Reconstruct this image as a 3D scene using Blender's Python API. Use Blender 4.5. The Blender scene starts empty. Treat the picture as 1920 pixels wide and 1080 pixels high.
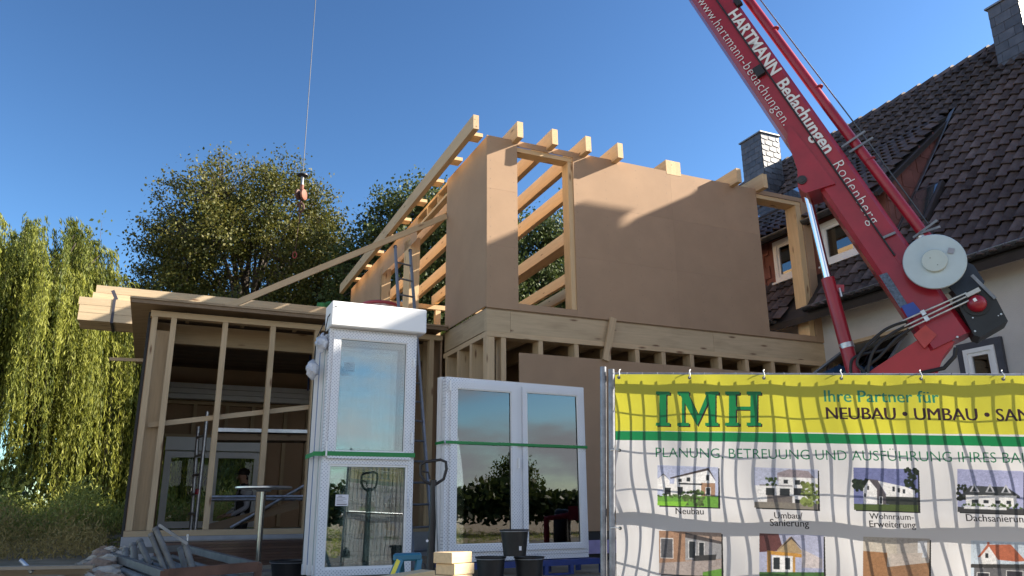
import bpy, bmesh, math, random
import numpy as np
from mathutils import Vector, Matrix
random.seed(7); rng = np.random.default_rng(7)
D2 = bpy.data; SC = bpy.context.scene; COL = SC.collection
# ------------------------------------------------------------------ camera, sky, sun, exposure
FOC = 1450.0; PITCH = math.radians(16.1); ROLL = math.radians(0.45); CZ = 1.5
_f = Vector((0, math.cos(PITCH), math.sin(PITCH))); _r0 = Vector((1, 0, 0)); _u0 = _r0.cross(_f)
_r = _r0*math.cos(ROLL) - _u0*math.sin(ROLL); _u = _u0*math.cos(ROLL) + _r0*math.sin(ROLL)
CAM = Vector((0, 0, CZ))
cd = D2.cameras.new('camera'); cam = D2.objects.new('camera', cd); COL.objects.link(cam)
cd.sensor_width = 36; cd.lens = FOC*36/1920; cd.clip_end = 2000; cd.clip_start = 0.05
cam.matrix_world = Matrix(((_r.x, _u.x, -_f.x, 0), (_r.y, _u.y, -_f.y, 0), (_r.z, _u.z, -_f.z, CZ), (0, 0, 0, 1)))
SC.camera = cam
SUN_AZ = math.radians(81.7); SUN_EL = math.radians(28.6)
SUN_DIR = Vector((math.sin(SUN_AZ)*math.cos(SUN_EL), math.cos(SUN_AZ)*math.cos(SUN_EL), math.sin(SUN_EL)))
W = D2.worlds.new('World'); SC.world = W; W.use_nodes = True
nt = W.node_tree; nt.nodes.clear()
N = nt.nodes.new; L = nt.links.new
wo = N('ShaderNodeOutputWorld'); bg = N('ShaderNodeBackground'); bg.inputs[1].default_value = 0.06
sky = N('ShaderNodeTexSky'); sky.sky_type = 'NISHITA'; sky.sun_disc = False
sky.sun_elevation = SUN_EL; sky.sun_rotation = SUN_AZ; sky.air_density = 1.0; sky.dust_density = 0.45; sky.ozone_density = 3.5; sky.altitude = 100
# broken clouds in the half of the sky behind the camera (the window panes mirror them)
tc = N('ShaderNodeTexCoord'); sx = N('ShaderNodeSeparateXYZ'); L(tc.outputs['Generated'], sx.inputs[0])
mp = N('ShaderNodeMapping'); mp.inputs['Scale'].default_value = (1.5, 1.5, 4.0); L(tc.outputs['Generated'], mp.inputs[0])
nz = N('ShaderNodeTexNoise'); nz.inputs['Scale'].default_value = 1.6; nz.inputs['Detail'].default_value = 7; nz.inputs['Roughness'].default_value = .55; L(mp.outputs[0], nz.inputs[0])
cr = N('ShaderNodeMapRange'); cr.interpolation_type = 'SMOOTHSTEP'; cr.inputs[1].default_value = .40; cr.inputs[2].default_value = .58; L(nz.outputs[0], cr.inputs[0])
ym = N('ShaderNodeMapRange'); ym.interpolation_type = 'SMOOTHSTEP'; ym.inputs[1].default_value = .15; ym.inputs[2].default_value = -.45; L(sx.outputs[1], ym.inputs[0])
zm = N('ShaderNodeMapRange'); zm.interpolation_type = 'SMOOTHSTEP'; zm.inputs[1].default_value = .75; zm.inputs[2].default_value = .30; L(sx.outputs[2], zm.inputs[0])
m1 = N('ShaderNodeMath'); m1.operation = 'MULTIPLY'; L(cr.outputs[0], m1.inputs[0]); L(ym.outputs[0], m1.inputs[1])
m2 = N('ShaderNodeMath'); m2.operation = 'MULTIPLY'; L(m1.outputs[0], m2.inputs[0]); L(zm.outputs[0], m2.inputs[1])
mx = N('ShaderNodeMixRGB'); L(m2.outputs[0], mx.inputs[0]); gam = N('ShaderNodeGamma'); gam.inputs[1].default_value = 1.5; L(sky.outputs[0], gam.inputs[0]); hsv = N('ShaderNodeHueSaturation'); hsv.inputs['Saturation'].default_value = .97; hsv.inputs['Value'].default_value = .555; L(gam.outputs[0], hsv.inputs['Color']); tnt = N('ShaderNodeMixRGB'); tnt.blend_type = 'MULTIPLY'; tnt.inputs[0].default_value = 1; tnt.inputs[2].default_value = (.96, 1.08, 1.0, 1); L(hsv.outputs[0], tnt.inputs[1]); L(tnt.outputs[0], mx.inputs[1]); mx.inputs[2].default_value = (6.0, 6.2, 6.6, 1)
L(mx.outputs[0], bg.inputs[0]); L(bg.outputs[0], wo.inputs[0])
sl = D2.lights.new('sun', 'SUN'); sl.energy = 5.0; sl.angle = math.radians(0.53); sl.color = (1.0, 0.90, 0.76)
so = D2.objects.new('sun', sl); COL.objects.link(so); so.rotation_euler = SUN_DIR.to_track_quat('Z', 'Y').to_euler()
SC.view_settings.view_transform = 'Standard'; SC.view_settings.look = 'None'; SC.view_settings.gamma = 1
SC.view_settings.exposure = 1.75
SC.render.resolution_x = 1024; SC.render.resolution_y = 576
SC.cycles.max_bounces = 10; SC.cycles.transparent_max_bounces = 24; SC.cycles.transmission_bounces = 8
# ------------------------------------------------------------------ site frame: u along the new front wall, v into the plot
AZ = math.radians(65.5)
U = Vector((math.sin(AZ), math.cos(AZ), 0)); V = Vector((-math.cos(AZ), math.sin(AZ), 0)); Z = Vector((0, 0, 1))
K = Vector((-0.3679, 10.8, 0))
def B(u, v, z): return K + U*u + V*v + Z*z
def ray(x, y): return (_f*FOC + _r*(x-960) + _u*(540-y)).normalized()
def onpl(x, y, p0, n):
    d = ray(x, y); return CAM + d*(((p0-CAM).dot(n))/d.dot(n))
def onV(x, y, v=0.0): return onpl(x, y, B(0, v, 0), V)
def onU(x, y, u=0.0): return onpl(x, y, B(u, 0, 0), U)
def onY(x, y, D): d = ray(x, y); return CAM + d*(D/d.y)
def onZ(x, y, z): d = ray(x, y); return CAM + d*((z-CZ)/d.z)
def uvz(p): q = p-K; return Vector((q.dot(U), q.dot(V), p.z))
# ------------------------------------------------------------------ helpers
def lin(r, g, b):
    f = lambda c: (c/255/12.92) if c/255 <= .04045 else ((c/255+.055)/1.055)**2.4
    return (f(r), f(g), f(b))
MATS = {}
def mat(name, col, rough=.7, metal=0., var=.12, nscale=6., stretch=(1, 1, 1), bump=.0, bscale=60., rnd=.0, spec=.5, col2=None, coat=0.):
    if name in MATS: return MATS[name]
    m = D2.materials.new(name); m.use_nodes = True; t = m.node_tree; n = t.nodes.new; l = t.links.new
    b = t.nodes['Principled BSDF']; b.inputs['Roughness'].default_value = rough; b.inputs['Metallic'].default_value = metal
    b.inputs['Specular IOR Level'].default_value = spec; b.inputs['Coat Weight'].default_value = coat
    tcn = n('ShaderNodeTexCoord'); mpn = n('ShaderNodeMapping'); mpn.inputs['Scale'].default_value = stretch
    oi = n('ShaderNodeObjectInfo'); add = n('ShaderNodeVectorMath'); add.operation = 'ADD'
    ml = n('ShaderNodeVectorMath'); ml.operation = 'SCALE'; ml.inputs[0].default_value = (17.3, 9.1, 31.7); l(oi.outputs['Random'], ml.inputs['Scale'])
    l(tcn.outputs['Object'], mpn.inputs[0]); l(mpn.outputs[0], add.inputs[0]); l(ml.outputs[0], add.inputs[1])
    no = n('ShaderNodeTexNoise'); no.inputs['Scale'].default_value = nscale; no.inputs['Detail'].default_value = 6; no.inputs['Roughness'].default_value = .6; l(add.outputs[0], no.inputs[0])
    mr = n('ShaderNodeMapRange'); mr.inputs[1].default_value = .25; mr.inputs[2].default_value = .75; l(no.outputs[0], mr.inputs[0])
    mixn = n('ShaderNodeMixRGB'); l(mr.outputs[0], mixn.inputs[0])
    c2 = col2 or tuple(c*(1-2*var) for c in col)
    c1 = tuple(min(1, c*(1+var)) for c in col)
    mixn.inputs[1].default_value = (*c1, 1); mixn.inputs[2].default_value = (*c2, 1)
    out = mixn.outputs[0]
    if rnd > 0:
        hs = n('ShaderNodeHueSaturation'); r2 = n('ShaderNodeMapRange'); r2.inputs[3].default_value = 1-rnd; r2.inputs[4].default_value = 1+rnd
        l(oi.outputs['Random'], r2.inputs[0]); l(r2.outputs[0], hs.inputs['Value']); l(out, hs.inputs['Color']); out = hs.outputs[0]
    l(out, b.inputs['Base Color'])
    if bump > 0:
        nb = n('ShaderNodeTexNoise'); nb.inputs['Scale'].default_value = bscale; nb.inputs['Detail'].default_value = 4; l(add.outputs[0], nb.inputs[0])
        bp = n('ShaderNodeBump'); bp.inputs['Strength'].default_value = bump; bp.inputs['Distance'].default_value = .01; l(nb.outputs[0], bp.inputs['Height']); l(bp.outputs[0], b.inputs['Normal'])
    MATS[name] = m; return m
def woodmat(name, col, dark=.7, rnd=.10, knots=True, rough=.75):
    if name in MATS: return MATS[name]
    m = mat(name, col, rough, var=.08, nscale=3., stretch=(.7, 14, 14), bump=.12, bscale=18, rnd=rnd)
    t = m.node_tree; n = t.nodes.new; l = t.links.new; b = t.nodes['Principled BSDF']
    if knots:
        tcn = n('ShaderNodeTexCoord'); oi = n('ShaderNodeObjectInfo'); ml = n('ShaderNodeVectorMath'); ml.operation = 'SCALE'; ml.inputs[0].default_value = (7.3, 3.1, 5.7)
        l(oi.outputs['Random'], ml.inputs['Scale']); mpn = n('ShaderNodeMapping'); mpn.inputs['Scale'].default_value = (2.2, 9, 9); l(tcn.outputs['Object'], mpn.inputs[0])
        add = n('ShaderNodeVectorMath'); add.operation = 'ADD'; l(mpn.outputs[0], add.inputs[0]); l(ml.outputs[0], add.inputs[1])
        vo = n('ShaderNodeTexVoronoi'); vo.inputs['Scale'].default_value = .75; vo.inputs['Randomness'].default_value = 1; l(add.outputs[0], vo.inputs[0])
        mr = n('ShaderNodeMapRange'); mr.inputs[1].default_value = .15; mr.inputs[2].default_value = .06; l(vo.outputs['Distance'], mr.inputs[0])
        src = b.inputs['Base Color'].links[0].from_socket
        mixn = n('ShaderNodeMixRGB'); l(mr.outputs[0], mixn.inputs[0]); l(src, mixn.inputs[1]); mixn.inputs[2].default_value = (col[0]*.35, col[1]*.25, col[2]*.2, 1)
        # second, broad stain
        no = n('ShaderNodeTexNoise'); no.inputs['Scale'].default_value = .9; no.inputs['Detail'].default_value = 3; l(add.outputs[0], no.inputs[0])
        mr2 = n('ShaderNodeMapRange'); mr2.inputs[1].default_value = .5; mr2.inputs[2].default_value = .8; mr2.inputs[4].default_value = .45; l(no.outputs[0], mr2.inputs[0])
        mx2 = n('ShaderNodeMixRGB'); l(mr2.outputs[0], mx2.inputs[0]); l(mixn.outputs[0], mx2.inputs[1]); mx2.inputs[2].default_value = (col[0]*dark, col[1]*dark*.95, col[2]*dark*.9, 1)
        l(mx2.outputs[0], b.inputs['Base Color'])
    return m
class MB:
    def __init__(s): s.v = []; s.f = []; s.mi = []
    def add(s, vs, fs, mi=0):
        o = len(s.v); s.v += [tuple(p) for p in vs]; s.f += [tuple(i+o for i in q) for q in fs]; s.mi += [mi]*len(fs)
    def box(s, c, sx, sy, sz, X=None, Y=None, Zv=None, mi=0):
        X = X or Vector((1, 0, 0)); Y = Y or Vector((0, 1, 0)); Zv = Zv or Vector((0, 0, 1)); c = Vector(c)
        vs = [c + X*(sx/2*a) + Y*(sy/2*b_) + Zv*(sz/2*d) for a in (-1, 1) for b_ in (-1, 1) for d in (-1, 1)]
        s.add(vs, [(0, 1, 3, 2), (4, 6, 7, 5), (0, 4, 5, 1), (2, 3, 7, 6), (0, 2, 6, 4), (1, 5, 7, 3)], mi); return s
    def bbox(s, u0, u1, v0, v1, z0, z1, mi=0):          # box in site coordinates
        c = B((u0+u1)/2, (v0+v1)/2, (z0+z1)/2); return s.box(c, abs(u1-u0), abs(v1-v0), abs(z1-z0), U, V, Z, mi)
    def cbox(s, c, sx, sy, sz, X, Y, Zv, ch=.006, mi=0):  # chamfered box
        c = Vector(c); vs = []; X, Y, Zv = X.normalized(), Y.normalized(), Zv.normalized()
        bmx = bmesh.new(); bmesh.ops.create_cube(bmx, size=1)
        for vv in bmx.verts: vv.co = Vector((vv.co.x*sx, vv.co.y*sy, vv.co.z*sz))
        bmesh.ops.bevel(bmx, geom=bmx.edges[:], offset=ch, segments=1, affect='EDGES')
        bmx.verts.index_update(); vs = [c + X*vv.co.x + Y*vv.co.y + Zv*vv.co.z for vv in bmx.verts]
        s.add(vs, [[q.index for q in f.verts] for f in bmx.faces], mi); bmx.free(); return s
    def prism(s, pts, ext, mi=0):                       # planar polygon extruded by vector ext
        n = len(pts); a = [Vector(p) for p in pts]; b = [p+ext for p in a]
        nrm = Vector((0, 0, 0))
        for i in range(n): nrm += a[i].cross(a[(i+1) % n])
        fw = nrm.dot(ext) > 0
        fs = [tuple(range(n))[::-1] if fw else tuple(range(n)), tuple(range(n, 2*n)) if fw else tuple(range(n, 2*n))[::-1]]
        for i in range(n):
            j = (i+1) % n; fs.append((i, j, n+j, n+i) if fw else (j, i, n+i, n+j))
        s.add(a+b, fs, mi); return s
    def tube(s, pts, r, seg=8, mi=0, caps=True):
        pts = [Vector(p) for p in pts]; n = len(pts); rr = r if isinstance(r, (list, tuple)) else [r]*n
        vs = []; up = None
        for i, p in enumerate(pts):
            d = (pts[min(i+1, n-1)] - pts[max(i-1, 0)]).normalized()
            if up is None: up = d.orthogonal().normalized()
            up = (up - d*up.dot(d)); up = up.normalized() if up.length > 1e-6 else d.orthogonal().normalized()
            w = d.cross(up)
            for k in range(seg):
                a = 2*math.pi*k/seg; vs.append(p + (up*math.cos(a) + w*math.sin(a))*rr[i])
        fs = [(i*seg+k, i*seg+(k+1) % seg, (i+1)*seg+(k+1) % seg, (i+1)*seg+k) for i in range(n-1) for k in range(seg)]
        if caps: fs += [tuple(range(seg))[::-1], tuple((n-1)*seg+k for k in range(seg))]
        s.add(vs, fs, mi); return s
    def lathe(s, c, prof, seg=24, ax=None, mi=0):        # prof: (radius, height) along axis ax from c
        c = Vector(c); ax = (ax or Vector((0, 0, 1))).normalized(); e1 = ax.orthogonal().normalized(); e2 = ax.cross(e1); vs = []
        for (r, h) in prof:
            for k in range(seg):
                a = 2*math.pi*k/seg; vs.append(c + ax*h + (e1*math.cos(a)+e2*math.sin(a))*r)
        n = len(prof); fs = [(i*seg+k, i*seg+(k+1) % seg, (i+1)*seg+(k+1) % seg, (i+1)*seg+k) for i in range(n-1) for k in range(seg)]
        fs += [tuple(range(seg))[::-1], tuple((n-1)*seg+k for k in range(seg))]
        s.add(vs, fs, mi); return s
    def build(s, name, mats, parent=None, smooth=False, kind=None, local=True):
        me = D2.meshes.new(name); vs = np.array(s.v, float); org = vs.mean(0) if (local and len(vs)) else np.zeros(3)
        if parent is None and local and len(vs): org[2] = vs[:, 2].min()
        me.from_pydata([tuple(p) for p in (vs-org)], [], s.f)
        mats = mats if isinstance(mats, (list, tuple)) else [mats]
        for m in mats: me.materials.append(m)
        if len(mats) > 1: me.polygons.foreach_set('material_index', s.mi)
        if smooth:
            me.polygons.foreach_set('use_smooth', [True]*len(me.polygons))
            try: me.set_sharp_from_angle(angle=math.radians(40))
            except Exception: pass
        me.update()
        return link(name, me, parent, Matrix.Translation(Vector(org)), kind)
def link(name, data, parent=None, mw=None, kind=None):
    o = D2.objects.new(name, data); COL.objects.link(o)
    mw = mw or Matrix.Identity(4)
    if parent is not None: o.parent = parent; o.matrix_parent_inverse = PINV[parent.name]
    o.matrix_basis = mw; PINV[o.name] = mw.inverted()
    if kind: o['kind'] = kind
    return o
PINV = {}
def tag(o, label, cat, group=None):
    o['label'] = label; o['category'] = cat
    if group: o['group'] = group
    return o
def thing(name, loc, label, cat, group=None):
    o = D2.objects.new(name, None); COL.objects.link(o); o.empty_display_size = .2
    o.matrix_basis = Matrix.Translation(Vector(loc)); PINV[o.name] = o.matrix_basis.inverted()
    return tag(o, label, cat, group)
BEAMS = {}
def beam(name, p0, p1, w, h, m, parent=None, up=None, ch=0.0):     # timber: local X along its length, h along up, w across
    p0, p1 = Vector(p0), Vector(p1); X = (p1-p0); ln = X.length; X.normalize(); up = up or (Z if abs(X.z) < .95 else V)
    Y = up.cross(X).normalized(); Zv = X.cross(Y).normalized()
    key = (round(ln, 3), w, h, m.name, ch)
    if key not in BEAMS:
        q = MB(); e = [Vector((1, 0, 0)), Vector((0, 1, 0)), Vector((0, 0, 1))]
        (q.cbox((0, 0, 0), ln, w, h, *e, ch=ch) if ch else q.box((0, 0, 0), ln, w, h))
        me = D2.meshes.new(name); me.from_pydata(q.v, [], q.f); me.materials.append(m); BEAMS[key] = me
    c = (p0+p1)/2
    mw = Matrix(((X.x, Y.x, Zv.x, c.x), (X.y, Y.y, Zv.y, c.y), (X.z, Y.z, Zv.z, c.z), (0, 0, 0, 1)))
    return link(name, BEAMS[key], parent, mw)
def textmesh(s, size, offset=0., spacing=1., align='LEFT'):
    c = D2.curves.new('t', 'FONT'); c.body = s; c.size = size; c.offset = offset; c.space_character = spacing; c.align_x = align; c.resolution_u = 3
    o = D2.objects.new('t', c); COL.objects.link(o); bpy.context.view_layer.update()
    me = D2.meshes.new_from_object(o.evaluated_get(bpy.context.evaluated_depsgraph_get()))
    D2.objects.remove(o); D2.curves.remove(c); return me
def glassmat(name, ior=1.9, tint=(.93, .97, .96), rough=0.0):
    if name in MATS: return MATS[name]
    m = D2.materials.new(name); m.use_nodes = True; t = m.node_tree; t.nodes.clear(); n = t.nodes.new; l = t.links.new
    o = n('ShaderNodeOutputMaterial'); mixs = n('ShaderNodeMixShader'); fr = n('ShaderNodeFresnel'); fr.inputs[0].default_value = ior
    tr = n('ShaderNodeBsdfTransparent'); tr.inputs[0].default_value = (*tint, 1); gl = n('ShaderNodeBsdfGlossy'); gl.inputs['Roughness'].default_value = rough
    l(fr.outputs[0], mixs.inputs[0]); l(tr.outputs[0], mixs.inputs[1]); l(gl.outputs[0], mixs.inputs[2]); l(mixs.outputs[0], o.inputs[0])
    MATS[name] = m; return m
# ================================================================== materials
WOOD = woodmat('spruce_timber', (.56, .40, .235)); WOOD2 = woodmat('spruce_board', (.50, .37, .225), dark=.6)
RAFT = woodmat('planed_spruce', (.66, .46, .25), dark=.85, rnd=.06)
FIBRE = mat('fibreboard', (.40, .262, .162), .85, var=.05, nscale=2.2, bump=.06, bscale=220, rnd=.035)
PLY = mat('plywood', (.36, .26, .16), .8, var=.18, nscale=2., stretch=(1, 6, 6))
DARKF = mat('black_membrane', (.02, .02, .022), .6)
CONC = mat('concrete', (.34, .34, .35), .9, var=.12, nscale=4, bump=.2)
PLASTER = mat('plaster', (.53, .505, .48), .95, var=.07, nscale=1.3, bump=.5, bscale=90)
TILE = mat('roof_tile', (.106, .085, .082), .75, var=.35, nscale=5, rnd=.38, spec=.3, bump=.2, col2=(.060, .040, .036))
TILEX = mat('roof_tile_far', (.104, .085, .082), .75, var=.5, nscale=6, spec=.3, bump=.2)
REDT = mat('red_fibre_cement', (.20, .075, .06), .8, var=.2, nscale=3, rnd=.12)
SLATE = mat('slate', (.075, .08, .095), .38, var=.25, nscale=5, rnd=.22, spec=.6)
ZINC = mat('zinc', (.22, .23, .25), .5, .7, var=.2)
PVC = mat('white_pvc', (.80, .80, .80), .35, var=.02)
GALV = mat('galvanised_steel', (.55, .56, .58), .38, .85, var=.2, nscale=14)
ALU = mat('aluminium', (.62, .63, .65), .35, .9, var=.1)
BLACK = mat('black_plastic', (.012, .012, .013), .55, var=.2)
GLASS = glassmat('window_glass', 2.35, (.80, .86, .86))
HGLASS = glassmat('house_glass', 2.4, (.25, .27, .28))
# ================================================================== ground
def gh(x, y):
    t = max(0., min(1., (y-5.0)/2.6)); base = .36*max(0., min(1., y/5.0)) + .49*t*t*(3-2*t)
    t2 = max(0., min(1., (y-12.5)/5.)); tx = max(0., min(1., (-4.2-x)/1.5)); return base + .38*t2*t2*(3-2*t2)*tx
xs = np.concatenate([np.linspace(-400, -30, 14), np.linspace(-24, 24, 97), np.linspace(30, 400, 14)])
ys = np.concatenate([np.linspace(-400, -20, 12), np.linspace(-10, 30, 81), np.linspace(36, 400, 14)])
q = MB(); nx = len(xs)
for j, y in enumerate(ys):
    for i, x in enumerate(xs):
        rough = .035*math.sin(x*2.1+y*.7)*math.sin(y*1.9-x*.4) + .02*math.sin(x*5.3+1)*math.sin(y*4.7)
        q.v.append((x, y, gh(x, y) + (rough if abs(x) < 24 and -2 < y < 30 else 0)))
q.f = [(j*nx+i, j*nx+i+1, (j+1)*nx+i+1, (j+1)*nx+i) for j in range(len(ys)-1) for i in range(nx-1)]; q.mi = [0]*len(q.f)
gm = mat('earth_ground', (.28, .22, .15), .95, var=.25, nscale=2.2, bump=.9, bscale=22, col2=(.15, .12, .07))
q.build('ground', gm, None, True, 'structure', local=False)
# ================================================================== timber extension
EX = thing('timber_extension', B(0, 0, .85), 'unfinished timber-frame house extension with brown fibreboard walls and bare rafters', 'building')
def board(u0, u1, z0, z1, v0=0., v1=.02, m=FIBRE, name='wall_board'):
    return MB().bbox(u0+.0006, u1-.0006, v0, v1, z0+.0006, z1-.0006).build(name, m, EX)
ZB, ZT = 4.335, 7.08
board(0, .51, ZB, 5.3); board(0, .51, 5.3, 6.2); board(0, .51, 6.2, ZT)
board(.51, 1.50, ZB, 4.44); board(.51, 1.50, 6.985, ZT)
for (a, b) in ((1.50, 3.4), (3.4, 5.27)):
    for (c, d) in ((ZB, 5.3), (5.3, 6.2), (6.2, ZT)): board(a, b, c, d)
board(5.27, 6.33, ZB, 4.44); board(5.27, 6.33, 7.0, ZT); board(6.33, 6.52, ZB, 5.7); board(6.33, 6.52, 5.7, ZT)
# side wall boards
def sboard(v0, v1, z0, z1, u0=0., u1=.02, m=FIBRE, name='wall_board'): return MB().bbox(u0, u1, v0+.0015, v1-.0015, z0, z1).build(name, m, EX)
sboard(.024, 1.80, 4.36, 7.06)
sboard(6.0, 9.05, 4.44, 7.0)
# staples along the studs of the upper wall
q = MB()
for u in (.06, .45, 1.56, 2.1, 2.7, 3.3, 3.9, 4.5, 5.1, 6.42):
    for k in range(17):
        z = 4.5 + k*.155 + random.uniform(-.01, .01); q.bbox(u-.003, u+.003, -.001, .003, z-.007, z+.007)
s_ = q.build('staples', mat('staple_steel', (.20, .15, .11), .6), EX); s_['kind'] = 'stuff'
q = MB()
for u in (2.2, 3.4, 4.6): pass
# studs and framing behind the upper wall
def vb(name, u, v, z0, z1, w, d, m=WOOD): return beam(name, B(u, v, z0), B(u, v, z1), w, d, m, EX, up=V)
for u in (.045, .46): vb('stud', u, .125, 4.45, 7.0, .07, .2)
for u in (2.1, 2.7, 3.3, 3.9, 4.5, 5.2): vb('stud', u, .125, 4.45, 6.95, .07, .2)
vb('window_jamb', 1.465, .125, 4.42, 6.90, .095, .2, RAFT); vb('window_jamb', 6.265, .15, 4.445, 6.92, .12, .26, RAFT); 
beam('lintel', B(.50, .125, 6.945), B(1.50, .125, 6.945), .2, .075, RAFT, EX); beam('lintel', B(5.24, .15, 6.96), B(6.33, .15, 6.96), .26, .075, RAFT, EX)
# floor between the storeys
MB().bbox(.02, 6.5, .03, 9.0, 4.30, 4.34).build('upper_floor_deck', PLY, EX)
for (a, b) in ((.005, .38), (.384, 4.05), (4.054, 6.5)): beam('rim_beam', B(a, .055, 4.15), B(b, .055, 4.15), .08, .32, WOOD2, EX)
for (a, b) in ((.10, 1.0), (1.004, 1.85)): beam('rim_beam', B(.06, a, 4.165), B(.06, b, 4.165), .08, .31, WOOD2, EX)
beam('top_plate', B(.0, .09, 3.945), B(6.5, .09, 3.945), .2, .075, WOOD, EX); beam('top_plate', B(.1, .2, 3.945), B(.1, 1.85, 3.945), .2, .075, WOOD, EX)
vb('corner_post', .06, .06, 1.3, 3.905, .12, .13)
for u in (.265, .86, 1.46, 2.02, 2.54, 3.03, 3.58, 4.14, 4.7, 5.26, 5.82, 6.36): vb('stud', u, .1, 1.3, 3.905, .075, .2)
for v in (.62, 1.16, 1.70): beam('stud', B(.1, v, 1.3), B(.1, v, 3.905), .2, .09, WOOD, EX, up=V)
for (a, b) in ((.5, 3.0), (3.0, 5.6), (5.6, 6.45)): board(a, b, 1.22, 3.70, -.022, -.002)
beam('leaning_slat', B(1.93, -.05, 3.68), B(2.10, -.045, 4.36), .11, .035, WOOD, EX, up=V)
MB().bbox(.0, 6.45, .0, .3, .80, 1.23).build('base_strip', DARKF, EX)
MB().bbox(1.2, 3.2, -.06, -.005, .92, 1.10).build('insulation_board', mat('violet_insulation', (.42, .36, .60), .9), EX)
# inner partitions that close the lower storey off
MB().bbox(.3, 6.4, 3.2, 3.25, .9, 4.28).build('partition_wall', FIBRE, EX); MB().bbox(6.40, 6.44, .3, 6.6, .9, 4.28).build('partition_wall', FIBRE, EX)
# joists seen in the bays
for u in (.9, 1.5, 2.1, 2.7, 3.3, 3.9, 4.5, 5.1, 5.7): beam('joist', B(u, .12, 4.15), B(u, 6.5, 4.15), .08, .28, WOOD, EX)
# roof: rafters
def rz(v): return 7.30 - .022*(v+.2)          # top of the rafters
def rafter(u, v0=-.21, v1=9.25, w=.10, h=.265, m=RAFT, name='rafter'):
    return beam(name, B(u, v0, rz(v0)-h/2), B(u, v1, rz(v1)-h/2), w, h, m, EX)
for u in (.47, 1.075, 1.68, 2.28, 4.73, 5.32): rafter(u)
for u in (3.38, 3.48, 3.58): rafter(u, .0)
rafter(-.235, -.14, 9.1, .09, .235, WOOD, 'barge_rafter')
for v in (.42, 1.32, 2.25, 3.2, 4.2, 5.2, 6.25, 7.3, 8.35): MB().box(B(-.065, v, rz(v)-.06), .25, .22, .06, U, V, Z).build('lookout', RAFT, EX)
# side wall header with blocking, posts, back plate
beam('header_beam', B(.06, 1.82, 6.80), B(.06, 9.05, 6.66), .11, .05, RAFT, EX)
beam('header_beam', B(.06, 1.82, 7.01), B(.06, 9.05, 6.86), .11, .05, RAFT, EX)
for v in (2.3, 2.9, 3.5, 4.1, 4.7, 5.3): beam('blocking', B(.06, v, 6.82-.019*(v-1.8)), B(.06, v, 6.99-.019*(v-1.8)), .11, .05, RAFT, EX, up=V)
MB().bbox(.0, .004, 3.5, 6.0, 6.52, 6.98).build('wall_board', FIBRE, EX)
beam('post', B(.1, 4.12, 4.35), B(.1, 4.12, 6.72), .2, .42, RAFT, EX, up=V); beam('post', B(.1, 6.06, 4.35), B(.1, 6.06, 6.68), .2, .12, RAFT, EX, up=V)
beam('back_plate', B(.0, 8.95, 6.70), B(6.45, 8.95, 6.70), .16, .12, RAFT, EX); beam('back_plate', B(.0, 8.95, 4.42), B(6.45, 8.95, 4.42), .16, .12, RAFT, EX)
for u in (2.3, 4.4, 6.3): vb('post', u, 8.95, 4.48, 6.64, .14, .14, RAFT)
# ------------------------------------------------------------------ low front room
VF = 1.85
beam('bottom_plate', B(-4.40, VF+.07, 1.25), B(0.0, VF+.07, 1.25), .14, .075, WOOD2, EX)
beam('top_plate', B(-4.40, VF+.07, 4.25), B(-.01, VF+.07, 4.25), .14, .085, WOOD2, EX)
vb('stud', -4.34, VF+.06, 1.29, 4.205, .075, .12, WOOD2)
for u in (-4.09, -3.39, -2.71, -2.05, -1.42, -.78, -.2): vb('stud', u, VF+.06, 1.29, 4.205, .075, .12, WOOD2)
vb('corner_post', -4.22, VF+.24, 1.29, 4.05, .22, .09, WOOD2)
MB().bbox(-4.42, 0.0, VF-.01, VF+.3, .4, 1.21).build('foundation', CONC, EX)
MB().bbox(-4.42, -4.12, VF+.305, 6.9, .4, 1.21).build('foundation', CONC, EX); MB().bbox(-4.42, 0.0, 6.45, 6.9, .4, 1.21).build('foundation', CONC, EX)
MB().bbox(-4.1, -.02, VF+.32, 6.4, .45, .56).build('floor_slab', mat('screed', (.52, .50, .47), .9, var=.1, nscale=2), EX)
sboard(VF+.16, 6.75, .95, 4.30, -4.43, -4.395, DARKF, 'wall_membrane'); sboard(VF+.16, 6.75, 1.22, 4.28, -4.39, -4.37)
for v in (2.6, 3.3, 4.0, 4.7, 5.4, 6.1): beam('stud', B(-4.31, v, 1.23), B(-4.31, v, 4.25), .12, .07, WOOD2, EX, up=V)
MB().bbox(-4.68, -.003, 1.60, 7.0, 4.385, 4.41).build('roof_deck', PLY, EX)
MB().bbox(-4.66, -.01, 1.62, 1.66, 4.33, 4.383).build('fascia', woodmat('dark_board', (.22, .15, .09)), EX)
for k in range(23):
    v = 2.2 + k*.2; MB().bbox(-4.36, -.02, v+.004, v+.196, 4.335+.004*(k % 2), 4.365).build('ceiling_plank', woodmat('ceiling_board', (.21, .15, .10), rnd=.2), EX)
beam('ceiling_beam', B(-4.36, 2.62, 4.13), B(-.02, 2.62, 4.13), .1, .30, WOOD2, EX)
for u in (-3.9, -3.1, -2.3, -1.5): beam('joist_stub', B(u, 2.0, 4.315), B(u, 2.57, 4.315), .05, .035, WOOD2, EX)
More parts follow.
